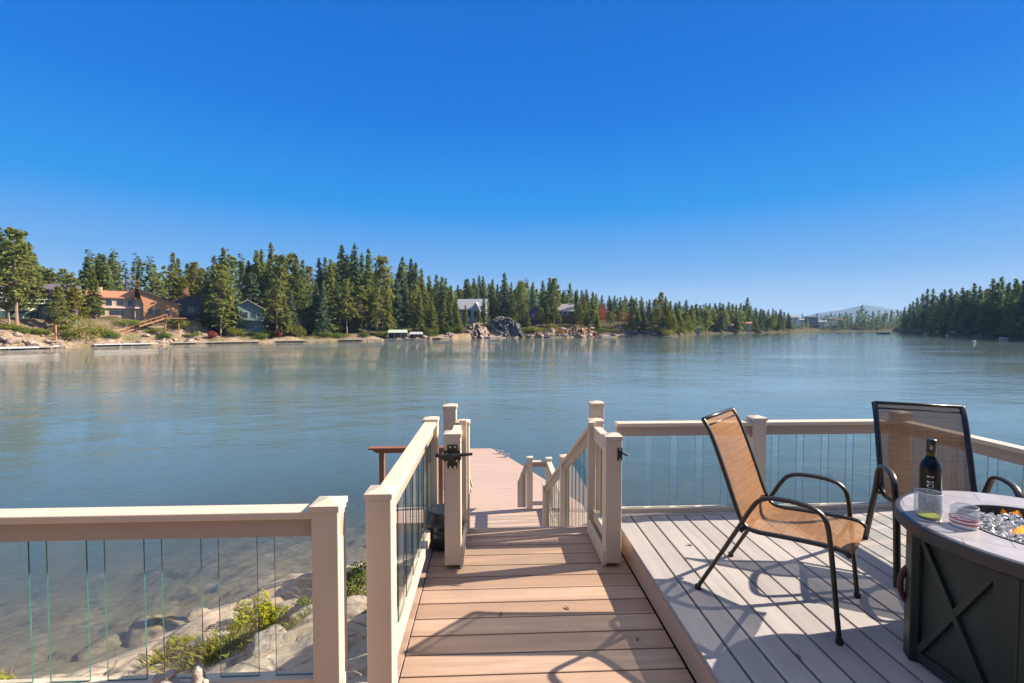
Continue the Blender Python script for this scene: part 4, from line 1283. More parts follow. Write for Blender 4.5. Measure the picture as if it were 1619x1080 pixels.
def grass_patch():
    r_ = random.Random(40)
    m = MB()
    for (px, py, z, n, sp) in ((405, 1040, -2.6, 1100, 0.5), (330, 1062, -2.6, 500, 0.35), (450, 1020, -2.6, 350, 0.35), (290, 1052, -2.8, 350, 0.35), (562, 985, -2.4, 500, 0.4)):
        cx, cy = at_z(px, py, z)
        for k in range(n):
            x, y = cx + r_.gauss(0, sp * 0.6), cy + r_.gauss(0, sp * 0.4)
            g = ground_z(x, y)
            a = r_.uniform(0, 6.28); h = r_.uniform(0.06, 0.20)
            dx, dy = math.cos(a), math.sin(a)
            w_ = 0.005
            lx, ly = r_.gauss(0, 0.05), r_.gauss(0, 0.05)
            m.add([(x - dx * w_, y - dy * w_, g - 0.01), (x + dx * w_, y + dy * w_, g - 0.01), (x + lx + dx * w_ * 0.4, y + ly + dy * w_ * 0.4, g + h * 0.7), (x + lx * 1.8, y + ly * 1.8, g + h)], [(0, 1, 2, 3)])
    o = m.build('grass', M['dry_grass'])
    tag(o, 'dry yellow green grass growing among the near rocks', 'grass', kind='stuff')
grass_patch()

# ------------------------------------------------------------------ far bank: conifers
def tree_meshes(kind, seed, H=20.0):
    """trunk and crown meshes of one conifer, crown built from many small needle sprays"""
    r_ = random.Random(seed)
    t = MB()
    lean = r_.uniform(-0.02, 0.02)
    n = 8
    rb = H * 0.011 if kind != 'fir' else H * 0.010
    t.tube([(lean * H * (i / n) ** 1.5, 0.3 * math.sin(i * 1.3 + seed) * 0.2, H * 0.97 * i / n - 0.6) for i in range(n + 1)], [rb * (1.15 - 1.1 * i / n) + 0.01 for i in range(n + 1)], 6)
    c = MB()
    def spray(p, d, size, flat):
        """one drooping needle spray: two crossed narrow leaves"""
        d = Vector(d).normalized()
        for q in range(2):
            up = Vector((r_.gauss(0, flat), r_.gauss(0, flat), 1.0)).normalized()
            s_ = d.cross(up)
            if s_.length < 1e-3: continue
            s_ = s_.normalized() * size * r_.uniform(0.30, 0.55)
            e = d * size * r_.uniform(0.8, 1.3)
            p0 = p - e * 0.35
            c.add([p0, p0 + e * 0.45 + s_, p0 + e + Vector((0, 0, -size * 0.18)), p0 + e * 0.45 - s_], [(0, 1, 2, 3)])
    def branch(z, a, L, droop, dens, size):
        k = max(2, int(L / size * dens))
        twig = MB()
        for i in range(k):
            f = (i + r_.random()) / k
            f = f ** 0.75
            x = L * f
            zz = z - droop * L * f * f + r_.gauss(0, size * 0.25)
            off = r_.gauss(0, size * 0.45) * (0.4 + f)
            p = Vector((math.cos(a) * x - math.sin(a) * off + lean * z, math.sin(a) * x + math.cos(a) * off, zz))
            dv = Vector((math.cos(a + r_.gauss(0, 0.6)), math.sin(a + r_.gauss(0, 0.6)), r_.gauss(-0.15, 0.35)))
            spray(p, dv, size * r_.uniform(0.7, 1.3), 0.45)
        t.tube([(lean * z, 0, z), (math.cos(a) * L * 0.6 + lean * z, math.sin(a) * L * 0.6, z - droop * L * 0.36)], [rb * 0.22, rb * 0.08], 3)
    if kind == 'fir':
        z = H * r_.uniform(0.05, 0.14); z0 = z
        Rm = H * r_.uniform(0.15, 0.215)
        skew = r_.uniform(0, 6.28)
        while z < H * 0.985:
            f = (z - z0) / (H - z0)
            Rz = Rm * (1 - f) ** 0.85 * (0.55 + 0.45 * min(1, f / 0.12 + 0.3)) + 0.12
            for b in range(int(4 + 3 * (1 - f) + r_.random() * 2)):
                a = r_.uniform(0, 6.28)
                L = Rz * r_.uniform(0.55, 1.15) * (1 + 0.18 * math.cos(a - skew))
                branch(z + r_.uniform(-0.2, 0.2), a, L, r_.uniform(0.15, 0.55), 2.5, 0.54)
            z += H * 0.021 * (1.15 - 0.5 * f)
        for i in range(5): spray(Vector((lean * H, 0, H * (0.965 + 0.008 * i))), (r_.gauss(0, 0.3), r_.gauss(0, 0.3), 1), 0.42, 0.5)
    elif kind == 'pine':
        z0 = H * r_.uniform(0.20, 0.36)
        Rm = H * r_.uniform(0.13, 0.17)
        z = z0
        while z < H * 0.97:
            f = (z - z0) / (H - z0)
            Rz = Rm * min(1.0, f / 0.22 + 0.40) * ((1 - f) ** 0.62 + 0.06)
            for b in range(3 + int(r_.random() * 3)):
                a = r_.uniform(0, 6.28)
                L = Rz * r_.uniform(0.40, 1.3)
                zz = z + r_.uniform(-0.5, 0.5)
                tip = Vector((math.cos(a) * L + lean * z, math.sin(a) * L, zz + L * r_.uniform(-0.15, 0.25)))
                t.tube([(lean * z, 0, zz - L * 0.1), tuple(tip)], [rb * 0.25, rb * 0.08], 3)
                for q in range(int(7 + 9 * r_.random())):
                    d = Vector((r_.gauss(0, 1), r_.gauss(0, 1), r_.gauss(0.1, 0.8))).normalized()
                    spray(tip + Vector((d.x, d.y, d.z * 0.7)) * r_.uniform(0.1, 0.95) - Vector((math.cos(a), math.sin(a), 0)) * L * 0.30 * r_.random(), d, 0.62 * r_.uniform(0.7, 1.3), 0.8)
            z += H * 0.027
    else:  # sparse old pine
        z = H * 0.38; z0 = z
        while z < H * 0.98:
            f = (z - z0) / (H - z0)
            for b in range(2 + int(r_.random() * 2)):
                a = r_.uniform(0, 6.28)
                L = H * 0.11 * (1.1 - 0.75 * f) * r_.uniform(0.5, 1.15)
                branch(z, a, L, r_.uniform(-0.1, 0.4), 2.0, 0.6)
            z += H * 0.026
    return t, c

TREES = {}
for kind, leafs, seeds in (('fir', ('fir', 'blue_fir', 'pine'), (1, 2, 3, 4)), ('pine', ('pine', 'fir', 'yellow_pine'), (11, 12, 13, 14)), ('sparse', ('blue_fir', 'pine'), (21, 22))):
    for sd_ in seeds:
        t_m, c_m = tree_meshes(kind, sd_)
        tm = t_m.mesh('trunk', M['bark'] if kind != 'fir' else M['grey_bark'])
        for lf_ in leafs:
            TREES.setdefault((kind, lf_), []).append((tm, c_m.mesh('crown', M[lf_])))
rt = random.Random(77)
tree_log = []
def place_tree(px, d, kind, leaf, name='conifer', top=None, height=None, wide=1.0):
    az = az_of(px)
    rr = shore_d(az) + d
    z = bank_z(az, d)
    if height is None: height = zpx(top, px, rr) - z
    tm, cm = rt.choice(TREES[(kind, leaf)])
    root = empty(name, (rr * math.sin(az), rr * math.cos(az), z - 0.1), rt.uniform(0, 6.28))
    k = height / 20.0
    wv = k ** 0.62 * wide * 1.12 * rt.uniform(0.88, 1.12)
    root.scale = (wv, wv, k)
    for nm, me in (('trunk', tm), ('crown', cm)):
        o = bpy.data.objects.new(nm, me)
        COL.objects.link(o)
        o.parent = root
    tree_log.append([px, d, kind, leaf, height, top, root])
    return root

# skyline trees: (column of the tip, row of the tip, kind, leaf, distance behind the waterline or None)
F, P, Y, B, SP = ('fir', 'fir'), ('pine', 'pine'), ('pine', 'yellow_pine'), ('fir', 'blue_fir'), ('sparse', 'blue_fir')
FP, PF, SPP = ('fir', 'pine'), ('pine', 'fir'), ('sparse', 'pine')
SKYLINE = [(-30, 372, P, 24), (6, 360, F, 30), (27, 357, P, 9), (38, 363, FP, 20), (52, 383, FP, 34), (83, 424, P, 24), (101, 425, PF, 34), (115, 431, P, 11), (140, 405, F, 30), (147, 393, SP, 45),
    (160, 400, FP, 33), (169, 402, F, 30), (181, 392, SP, 48), (201, 412, SP, 45), (219, 400, SP, 42), (240, 403, SP, 40), (274, 398, FP, 28), (285, 408, F, 36), (300, 416, F, 44), (309, 413, Y, 38), (321, 423, P, 45), (332, 422, F, 50),
    (343, 404, B, 22), (355, 391, FP, 12), (385, 399, SP, 48), (396, 412, F, 40), (406, 395, F, 34), (417, 394, F, 38), (432, 384, FP, 30), (445, 400, P, 20), (455, 408, F, 45), (463, 400, P, 34), (470, 401, FP, 30), (479, 410, F, 24), (489, 421, P, 32),
    (506, 407, B, 34), (514, 406, F, 40), (523, 409, FP, 22), (540, 387, F, 30), (551, 402, B, 44), (562, 385, F, 28), (574, 400, F, 40), (584, 392, F, 24), (596, 420, F, 36), (605, 401, P, 16), (621, 432, F, 48), (636, 405, B, 26), (650, 408, B, 32), (659, 414, F, 24),
    (668, 424, FP, 30), (680, 435, F, 32), (689, 434, F, 40), (698, 437, F, 22), (705, 439, F, 28), (714, 450, FP, 20), (725, 450, B, 45), (736, 441, F, 50), (741, 440, F, 44), (751, 439, F, 52), (757, 435, F, 45), (764, 436, F, 40), (779, 441, F, 36), (788, 449, B, 44),
    (799, 431, B, 30), (808, 446, F, 40), (823, 443, P, 22), (833, 438, SP, 44), (842, 445, F, 40), (858, 443, F, 32), (870, 438, B, 28), (876, 439, P, 20), (891, 458, F, 45), (901, 447, F, 38), (913, 457, F, 42), (919, 458, F, 36), (926, 457, F, 48), (936, 461, F, 44), (942, 464, F, 40),
    (951, 466, F, 52), (963, 467, F, 46), (971, 467, F, 52), (980, 469, FP, 46), (989, 467, F, 55), (998, 467, F, 48), (1006, 470, F, 52), (1014, 468, F, 44), (1026, 473, F, 40), (1036, 472, P, 30), (1045, 462, P, 22), (1052, 468, F, 20), (1059, 475, F, 16)]
for px, py, (kind, leaf), d in SKYLINE:
    place_tree(px, d, kind, leaf, 'conifer', top=py)
env = sorted([(p[0], p[1]) for p in SKYLINE])
ex, ey = np.array([e[0] for e in env]), np.array([e[1] for e in env], float)
def envelope(px): return float(np.interp(px, ex, ey))

# front trees whose feet stand near the water: (column, row of tip, kind, leaf, distance)
FRONT = [(14, 430, P, 12), (62, 432, P, 18), (93, 452, P, 7), (118, 455, Y, 8), (152, 428, FP, 18), (250, 440, P, 26), (292, 438, Y, 30), (326, 432, B, 14), (349, 418, P, 6), (362, 430, FP, 8), (402, 432, B, 20), (420, 428, B, 22), (438, 440, P, 5), (450, 470, FP, 6), (462, 462, B, 9),
    (476, 440, P, 14), (500, 448, B, 12), (511, 442, B, 7), (524, 440, FP, 8), (534, 446, B, 12), (548, 440, P, 7), (558, 445, F, 12), (572, 452, P, 8), (582, 440, FP, 10), (596, 455, P, 7), (612, 448, FP, 8), (628, 440, B, 14), (642, 446, B, 16), (655, 450, P, 12), (664, 460, FP, 9), (674, 462, P, 13), (684, 470, FP, 8), (693, 478, B, 10), (702, 472, FP, 9), (712, 484, F, 7), (722, 488, FP, 6), (722, 470, F, 14), (735, 482, F, 12), (757, 488, FP, 10), (766, 470, B, 16),
    (771, 476, B, 28), (784, 472, B, 26), (792, 484, F, 24), (806, 478, P, 26), (812, 490, Y, 20), (828, 478, P, 12), (834, 492, FP, 10), (855, 486, P, 14), (866, 480, FP, 12), (878, 482, P, 12), (884, 494, FP, 12), (908, 488, FP, 14), (918, 486, P, 12), (928, 490, FP, 10), (937, 488, P, 9), (944, 494, FP, 8), (964, 492, P, 12), (978, 490, Y, 14), (1000, 484, B, 10), (1008, 488, F, 8), (1018, 494, B, 7), (1030, 496, PF, 6), (1040, 486, P, 8), (1048, 494, B, 6), (1056, 490, Y, 5), (1064, 500, Y, 3), (1070, 508, Y, 1.5)]
for px, py, (kind, leaf), d in FRONT:
    place_tree(px, d, kind, leaf, 'conifer', top=py)

# the wood behind and between them
n_fill = 0
while n_fill < 52:
    px = rt.uniform(-10, 1058)
    if 168 < px < 262 and rt.random() < 0.55: continue
    d = rt.uniform(26, 70) if px < 760 else rt.uniform(22, 75)
    e = envelope(px)
    py = e + rt.uniform(6, 34) * (1 if px < 700 else 0.55)
    kind, leaf = rt.choice([F, F, B, FP, P, PF])
    place_tree(px, d, kind, leaf, 'conifer', top=py)
    n_fill += 1
n_near = len(tree_log)

# far end of the near bank, individual crowns
FAR_BANK = [(1068, 478), (1073, 476), (1084, 474), (1092, 482), (1100, 480), (1107, 482), (1115, 479), (1122, 479), (1130, 479), (1137, 478), (1144, 480), (1151, 477), (1157, 480), (1164, 481), (1170, 479), (1176, 482), (1181, 470), (1187, 483), (1194, 486), (1203, 488), (1209, 490), (1215, 489), (1222, 487), (1227, 491), (1233, 489), (1240, 493), (1247, 494)]
for px, py in FAR_BANK:
    kind, leaf = rt.choice([F, F, B, FP])
    place_tree(px, rt.uniform(18, 50), kind, leaf, 'conifer', top=py, wide=1.35)
for px in np.linspace(1072, 1248, 20):
    kind, leaf = rt.choice([F, B, FP, P])
    place_tree(px + rt.uniform(-3, 3), rt.uniform(3, 16), kind, leaf, 'conifer', top=float(np.interp(px, [1070, 1250], [488, 500])) + rt.uniform(-3, 8), wide=1.5)
n_farbank = len(tree_log)

# right bank, in its own shade
RIGHT = [(1430, 484), (1437, 480), (1444, 476), (1450, 470), (1458, 464), (1466, 456), (1473, 456), (1481, 468), (1487, 462), (1493, 457), (1503, 456), (1511, 460), (1521, 454), (1530, 458), (1540, 447), (1548, 452), (1557, 456), (1566, 440), (1574, 446), (1583, 437), (1592, 446), (1602, 440), (1610, 450), (1617, 443), (1627, 440), (1640, 436), (1655, 432)]
for px, py in RIGHT:
    kind, leaf = rt.choice([B, F, F])
    place_tree(px, rt.uniform(9, 26), kind, leaf, 'conifer', top=py, wide=1.05)
for px in np.linspace(1432, 1630, 16):
    kind, leaf = rt.choice([B, B, F])
    place_tree(px + rt.uniform(-3, 3), rt.uniform(4, 9), kind, leaf, 'conifer', top=float(np.interp(px, [1430, 1620], [496, 468])) + rt.uniform(-6, 14), wide=1.5)

# woods at the far end of the lake, and the depth of the woods behind the single trees, read as masses
def cone_tree(m, r_, x, y, z, h, n=46, s0=0.075):
    w_ = h * r_.uniform(0.13, 0.2)
    for k in range(n):
        f = r_.random()
        a = r_.uniform(0, 6.28)
        q = w_ * (1 - f) ** 0.8 * r_.uniform(0.35, 1.1) + 0.1
        p = Vector((x + q * math.cos(a), y + q * math.sin(a), z + h * (0.05 + 0.95 * f)))
        s_ = h * s0 * r_.uniform(0.6, 1.2)
        d = Vector((math.cos(a) * s_, math.sin(a) * s_, -s_ * 0.5)); e = Vector((-math.sin(a) * s_ * 0.7, math.cos(a) * s_ * 0.7, r_.gauss(0, s_ * 0.3)))
        m.add([p - d * 0.6, p + e, p + d, p - e], [(0, 1, 2, 3)])
def wood_mass(label, x0, x1, n, dlo, dhi, lo, hi, seed, leaf, top_fn, quads=150, s0=0.045):
    r_ = random.Random(seed)
    m = MB()
    for k in range(n):
        px = x0 + (x1 - x0) * (k + r_.random()) / n
        if 172 < px < 255 and r_.random() < 0.5: continue
        az = az_of(px); d = r_.uniform(dlo, dhi); rr = shore_d(az) + d
        z = bank_z(az, d)
        h = zpx(top_fn(px) + r_.uniform(lo, hi), px, rr) - z
        if h > 2: cone_tree(m, r_, rr * math.sin(az), rr * math.cos(az), z, h, quads, s0)
    o = m.build('woods', M[leaf])
    tag(o, label, 'woods', kind='stuff')
wood_mass('dark depth of the conifer wood behind the houses of the left bank', -20, 720, 150, 34, 85, 8, 40, 31, 'fir', envelope)
wood_mass('deep conifer wood behind the barn house and the wooded point', 715, 1066, 120, 26, 85, 2, 20, 32, 'fir', envelope)
wood_mass('massed conifer wood of the distant bank', 1062, 1252, 110, 8, 70, 2, 16, 33, 'fir', lambda px: float(np.interp(px, [1060, 1150, 1180, 1200, 1250], [478, 480, 481, 487, 495])), 110, 0.06)
wood_mass('dense shaded conifer wood behind the right bank trees', 1430, 1660, 90, 12, 60, 6, 30, 34, 'blue_fir', lambda px: float(np.interp(px, [1430, 1470, 1540, 1600, 1660], [484, 460, 452, 442, 434])), 150, 0.05)
wood_mass('conifer wood on the bank beyond the left edge of the picture', -640, -25, 130, 6, 80, 0, 60, 35, 'fir', lambda px: 372.0)
wood_mass('conifer wood on the bank beyond the right edge of the picture', 1665, 2150, 110, 6, 60, 0, 50, 36, 'blue_fir', lambda px: 425.0)
def far_wood():
    r_ = random.Random(9)
    m = MB()
    tops = [(1245, 496), (1256, 500), (1262, 500), (1268, 497), (1276, 499), (1285, 501), (1291, 495), (1298, 498), (1306, 497), (1313, 494), (1320, 496), (1327, 495), (1337, 493), (1345, 495), (1355, 492), (1362, 483), (1370, 490), (1380, 492), (1389, 490), (1400, 491), (1409, 491), (1418, 490), (1425, 492)]
    tx, ty = [t[0] for t in tops], [t[1] for t in tops]
    for px, py in tops:
        az = az_of(px); d = r_.uniform(30, 70); rr = shore_d(az) + d
        z = bank_z(az, d)
        cone_tree(m, r_, rr * math.sin(az), rr * math.cos(az), z, zpx(py, px, rr) - z, 60)
    for k in range(230):
        px = r_.uniform(1243, 1432); az = az_of(px); d = r_.uniform(6, 80); rr = shore_d(az) + d
        z = bank_z(az, d)
        py = np.interp(px, tx, ty) + r_.uniform(2, 22) if px < 1300 or px > 1345 else np.interp(px, tx, ty) + r_.uniform(2, 18)
        h = zpx(py, px, rr) - z
        if h > 2: cone_tree(m, r_, rr * math.sin(az), rr * math.cos(az), z, h, 60)
    o = m.build('treeline', M['blue_fir'])
    tag(o, 'hazy treeline closing the far end of the lake', 'treeline', kind='stuff')
far_wood()

# ------------------------------------------------------------------ broadleaf shrubs and coloured trees on the far bank
def bank_bush(px, py_top, py_bot_d, wpx, mat, label, seed, name='bush', group='bushes on the far bank', trunk=True, squash=1.0):
    az = az_of(px); d = py_bot_d; rr = shore_d(az) + d; z = bank_z(az, d)
    h = max(1.0, zpx(py_top, px, rr) - z); w_ = wpx / F_PX * rr
    root = empty(name, (rr * math.sin(az), rr * math.cos(az), z - 0.1), seed * 1.1)
    tag(root, label, name.replace('_', ' '), group)
    leaf_cloud(name, 1400, w_, w_ * 0.8, h, max(0.30, w_ * 0.075), seed, mat, lob=7, up=0.5).build('foliage' if name == 'bush' else 'crown', M[mat], root)
    t_ = MB(); t_.tube([(0, 0, -0.3), (0.1, 0, h * 0.3), (0.15, 0.1, h * 0.7)], [0.14, 0.10, 0.04], 6)
    t_.tube([(0, 0, h * 0.15), (w_ * 0.2, 0.1, h * 0.55)], [0.09, 0.03], 5); t_.tube([(0, 0, h * 0.15), (-w_ * 0.22, -0.1, h * 0.5)], [0.09, 0.03], 5)
    t_.build('trunk', M['bark'], root)
bank_bush(133, 499, 1.5, 30, 'bright_leaf', 'big bright yellow green bush overhanging the water below the tan house', 101)
bank_bush(280, 503, 10, 24, 'bright_leaf', 'rounded green bush below the dark house with the brick chimney', 102)
bank_bush(160, 514, 6, 15, 'bright_leaf', 'small green bush right of the bright overhanging bush', 103)
bank_bush(372, 518, 5, 16, 'bright_leaf', 'low green bush at the foot of the green gabled house', 104)
bank_bush(470, 515, 6, 16, 'bright_leaf', 'small green bush left of the brown house', 105)
bank_bush(20, 511, 9, 12, 'bright_leaf', 'green bush in front of the half hidden pinkish house', 106)
bank_bush(226, 508, 9, 13, 'green_leaf', 'green bush beside the timber bank stairs', 107)
bank_bush(198, 505, 12, 22, 'green_leaf', 'dark green hedge like bush under the terrace of the tan house', 108)
bank_bush(845, 518, 4, 26, 'bright_leaf', 'yellow green bush by the water right of the grey cliff', 109)
bank_bush(808, 494, 22, 20, 'bright_leaf', 'light green bush above the grey cliff', 110)
bank_bush(440, 521, 4, 7, 'red_leaf', 'small red leaved bush at the foot of a tall pine', 111)
bank_bush(335, 523, 4, 8, 'red_leaf', 'reddish bush by the covered boat', 112)
bank_bush(1084, 502, 4, 16, 'bright_leaf', 'light green bush just past the wooded point', 113)
for i, (px, yt, d, wpx, mt, lab) in enumerate((
    (40, 512, 8, 22, 'green_leaf', 'dark green bush on the bank right of the half hidden house'), (66, 515, 7, 20, 'bright_leaf', 'yellowish bush under the pale balcony house'), (96, 510, 9, 24, 'green_leaf', 'dark green bush between the two orange poles'), (112, 520, 4, 18, 'green_leaf', 'low dark bush just left of the bright overhanging bush'), (176, 520, 4, 22, 'green_leaf', 'dark low bush left of the foot of the bank stairs'),
    (248, 515, 6, 24, 'bright_leaf', 'yellow green bush right of the bank stairs'), (262, 522, 4, 20, 'green_leaf', 'dark low bush by the water right of the bank stairs'), (306, 522, 5, 26, 'green_leaf', 'dark bush under the balcony of the dark house'), (410, 522, 4, 22, 'green_leaf', 'dark bush right of the green gabled house'), (426, 520, 6, 20, 'green_leaf', 'dark bush under the pines right of the green gabled house'),
    (512, 520, 4, 26, 'green_leaf', 'dark bush below the brown house'), (540, 521, 4, 26, 'green_leaf', 'dark bush under the pines right of the brown house'), (575, 520, 4, 26, 'green_leaf', 'dark bush above the jetty left of the boathouses'), (604, 519, 5, 22, 'bright_leaf', 'lighter bush just left of the green roofed boathouse'), (678, 515, 5, 26, 'green_leaf', 'dark bush right of the grey roofed boathouse'), (708, 512, 6, 24, 'green_leaf', 'dark bush above the grey jetty'), (726, 510, 6, 20, 'bright_leaf', 'lighter bush at the left foot of the barn house'), (760, 512, 5, 20, 'green_leaf', 'dark bush between the barn house and the cliff'),
    (836, 512, 5, 18, 'green_leaf', 'dark bush touching the right end of the cliff'), (858, 514, 5, 22, 'green_leaf', 'dark bush below the plum house'), (872, 508, 9, 20, 'bright_leaf', 'yellow green bush uphill right of the plum house'), (886, 516, 4, 20, 'orange_leaf', 'rusty bush below the brown hillside house'), (906, 512, 7, 24, 'green_leaf', 'dark bush right below the brown hillside house'), (922, 512, 7, 22, 'bright_leaf', 'yellow green bush two bushes right of the brown hillside house'), (938, 514, 6, 24, 'green_leaf', 'dark bush left below the red leaved tree'),
    (956, 515, 5, 22, 'green_leaf', 'dark bush right below the red leaved tree'), (972, 515, 5, 22, 'bright_leaf', 'lighter bush on the shore of the wooded point'), (988, 514, 5, 24, 'green_leaf', 'dark bush below the rusty orange tree'), (1006, 514, 4, 24, 'green_leaf', 'dark bush right below the rusty orange tree'), (1022, 515, 4, 24, 'green_leaf', 'dark bush on the outer wooded point'), (1040, 514, 3, 24, 'green_leaf', 'dark bush nearest the tip of the wooded point'), (1056, 516, 2, 20, 'bright_leaf', 'yellowish bush right at the tip of the wooded point'))):
    bank_bush(px, yt + 4, d, wpx * 0.62, mt, lab, 201 + i)
bank_bush(952, 482, 22, 16, 'red_leaf', 'slim red leaved tree among the conifers', 121, 'broadleaf_tree', 'broadleaf trees on the far bank')
bank_bush(998, 492, 12, 20, 'orange_leaf', 'rusty orange leaved tree near the wooded point', 122, 'broadleaf_tree', 'broadleaf trees on the far bank')
bank_bush(203, 438, 34, 22, 'orange_leaf', 'rusty orange leaved tree behind the tan house', 123, 'broadleaf_tree', 'broadleaf trees on the far bank')

# ------------------------------------------------------------------ houses on the far bank
def hmat(nm, c): return simple(nm, c, 0.75, 0.10, 0.8)
HM = {k: hmat('house_' + k, c) for k, c in dict(tan=(0.47, 0.34, 0.235), pink=(0.60, 0.46, 0.42), cream=(0.62, 0.56, 0.42), teal=(0.035, 0.075, 0.075), grey=(0.17, 0.18, 0.21), orange=(0.44, 0.21, 0.10), dark=(0.055, 0.065, 0.075), green=(0.16, 0.235, 0.22),
       brown=(0.13, 0.065, 0.05), white=(0.58, 0.58, 0.58), pale=(0.40, 0.39, 0.36), roof_dark=(0.06, 0.05, 0.055), roof_red=(0.34, 0.15, 0.085), roof_grey=(0.30, 0.28, 0.27), roof_metal=(0.36, 0.36, 0.38), roof_green=(0.34, 0.40, 0.32), brick=(0.30, 0.12, 0.075), timber=(0.42, 0.19, 0.09), weathered=(0.40, 0.34, 0.29), plum=(0.10, 0.07, 0.11), shaded_blue=(0.27, 0.30, 0.36)).items()}
pane_t = NT('dark_window_pane'); PANE = pane_t.done(pane_t.pbr((0.02, 0.025, 0.035), 0.08, spec=0.8))
def frame_at(px, d, ybase, name, label, cat, turn=0.0, group=None):
    az = az_of(px); rr = shore_d(az) + d
    root = empty(name, (rr * math.sin(az), rr * math.cos(az), zpx(ybase, px, rr)), -az + turn)
    tag(root, label, cat, group)
    return root, rr / F_PX
def win(root, x, z, w_, h, y, mat='white'):
    m = MB(); m.box(x - w_ / 2 - 0.08, x + w_ / 2 + 0.08, y - 0.06, y, z - 0.08, z + h + 0.08)
    f = m.build('window', HM[mat], root)
    m = MB(); m.box(x - w_ / 2, x + w_ / 2, y - 0.085, y - 0.061, z, z + h)
    m.build('pane', PANE, f)
def gable(m, x0, x1, y0, y1, z0, ze, zr, axis='x', xr=None):
    """body with a gable; axis y: ridge runs away from the viewer (gable faces us)"""
    if axis == 'y':
        xm = (x0 + x1) / 2 if xr is None else xr
        vs = [(x0, y0, z0), (x1, y0, z0), (x1, y0, ze), (xm, y0, zr), (x0, y0, ze)]
        m.add(vs + [(a, y1, c) for a, b, c in vs], [(0, 1, 2, 3, 4), (9, 8, 7, 6, 5), (0, 5, 6, 1), (1, 6, 7, 2), (4, 9, 5, 0)])
    else:
        ym = (y0 + y1) / 2
        vs = [(x0, y0, z0), (x0, y1, z0), (x0, y1, ze), (x0, ym, zr), (x0, y0, ze)]
        m.add(vs + [(x1, b, c) for a, b, c in vs], [(4, 3, 2, 1, 0), (5, 6, 7, 8, 9), (1, 6, 5, 0), (2, 7, 6, 1), (0, 5, 9, 4)])
def gable_roof(m, x0, x1, y0, y1, ze, zr, axis='x', xr=None, oh=0.6, th=0.28):
    if axis == 'y':
        xm = (x0 + x1) / 2 if xr is None else xr
        for xe, sg in ((x0, -1), (x1, 1)):
            sl_ = (zr - ze) / abs(xm - xe)
            a = (xe + sg * oh, ze - sl_ * oh); b = (xm, zr)
            m.hexa([(a[0], y0 - oh, a[1]), (b[0], y0 - oh, b[1]), (b[0], y1 + oh, b[1]), (a[0], y1 + oh, a[1]), (a[0], y0 - oh, a[1] + th), (b[0], y0 - oh, b[1] + th), (b[0], y1 + oh, b[1] + th), (a[0], y1 + oh, a[1] + th)])
    else:
        ym = (y0 + y1) / 2
        for ye, sg in ((y0, -1), (y1, 1)):
            sl_ = (zr - ze) / abs(ym - ye)
            a = (ye + sg * oh, ze - sl_ * oh); b = (ym, zr)
            m.hexa([(x0 - oh, a[0], a[1]), (x1 + oh, a[0], a[1]), (x1 + oh, b[0], b[1]), (x0 - oh, b[0], b[1]), (x0 - oh, a[0], a[1] + th), (x1 + oh, a[0], a[1] + th), (x1 + oh, b[0], b[1] + th), (x0 - oh, b[0], b[1] + th)])
def balcony(root, x0, x1, y, z, mat, rail=0.95):
    m = MB(); m.box(x0, x1, y - 1.6, y - 0.01, z - 0.22, z)
    f = m.build('balcony', HM[mat], root)
    m = MB(); m.box(x0, x1, y - 1.6, y - 1.5, z + rail - 0.1, z + rail)
    n = max(3, int((x1 - x0) / 1.2))
    for i in range(n + 1):
        x = x0 + 0.05 + (x1 - x0 - 0.1) * i / n
        m.box(x - 0.05, x + 0.05, y - 1.6, y - 1.5, z + 0.003, z + rail - 0.1)
    m.build('balustrade', HM[mat], f)
FND = -5.0
# tan house with chimney and orange gable
root, q = frame_at(214, 17, 500, 'house', 'tan house with a low red roof, brick chimney and a long orange gable wing', 'house')
m = MB(); m.box(-43 * q, 8 * q, 0, 9, FND, 22 * q); m.build('wall', HM['tan'], root)
m = MB(); gable(m, 8.2 * q, 44 * q, -1.0, 9, FND, 15 * q, 33 * q, 'y', xr=-5 * q + 8.2 * q); w2 = m.build('gable_wall', HM['orange'], root)
m = MB(); gable_roof(m, -43 * q, 8 * q, 0, 9, 22 * q, 30 * q, 'x', oh=0.5); m.build('roof', HM['roof_red'], root)
m = MB(); gable_roof(m, 8.2 * q - 6 * q, 44 * q, -1.0, 9, 15 * q, 34 * q, 'y', xr=0.5 * q, oh=0.7, th=0.4); m.build('roof', HM['roof_dark'], root)
m = MB(); m.box(-37 * q, -30 * q, 3, 4.4, 22 * q, 35 * q); m.build('chimney', HM['tan'], root)
m = MB(); m.box(-44 * q, 9 * q, -0.5, -0.02, 9.4 * q, 11.2 * q); m.build('balcony', HM['pink'], root)
for x in (-35, -24, -14, -4): win(root, x * q, 12.5 * q, 5.5 * q, 6.5 * q, 0)
for x, w_ in ((-32, 8), (-17, 13)): win(root, x * q, 1.2 * q, w_ * q, 5.5 * q, 0, 'tan')
for x in (15, 22): win(root, x * q, 2 * q, 4.5 * q, 7 * q, -1.0, 'orange')
for x in (32,): win(root, x * q, 3 * q, 4 * q, 5 * q, -1.0, 'orange')
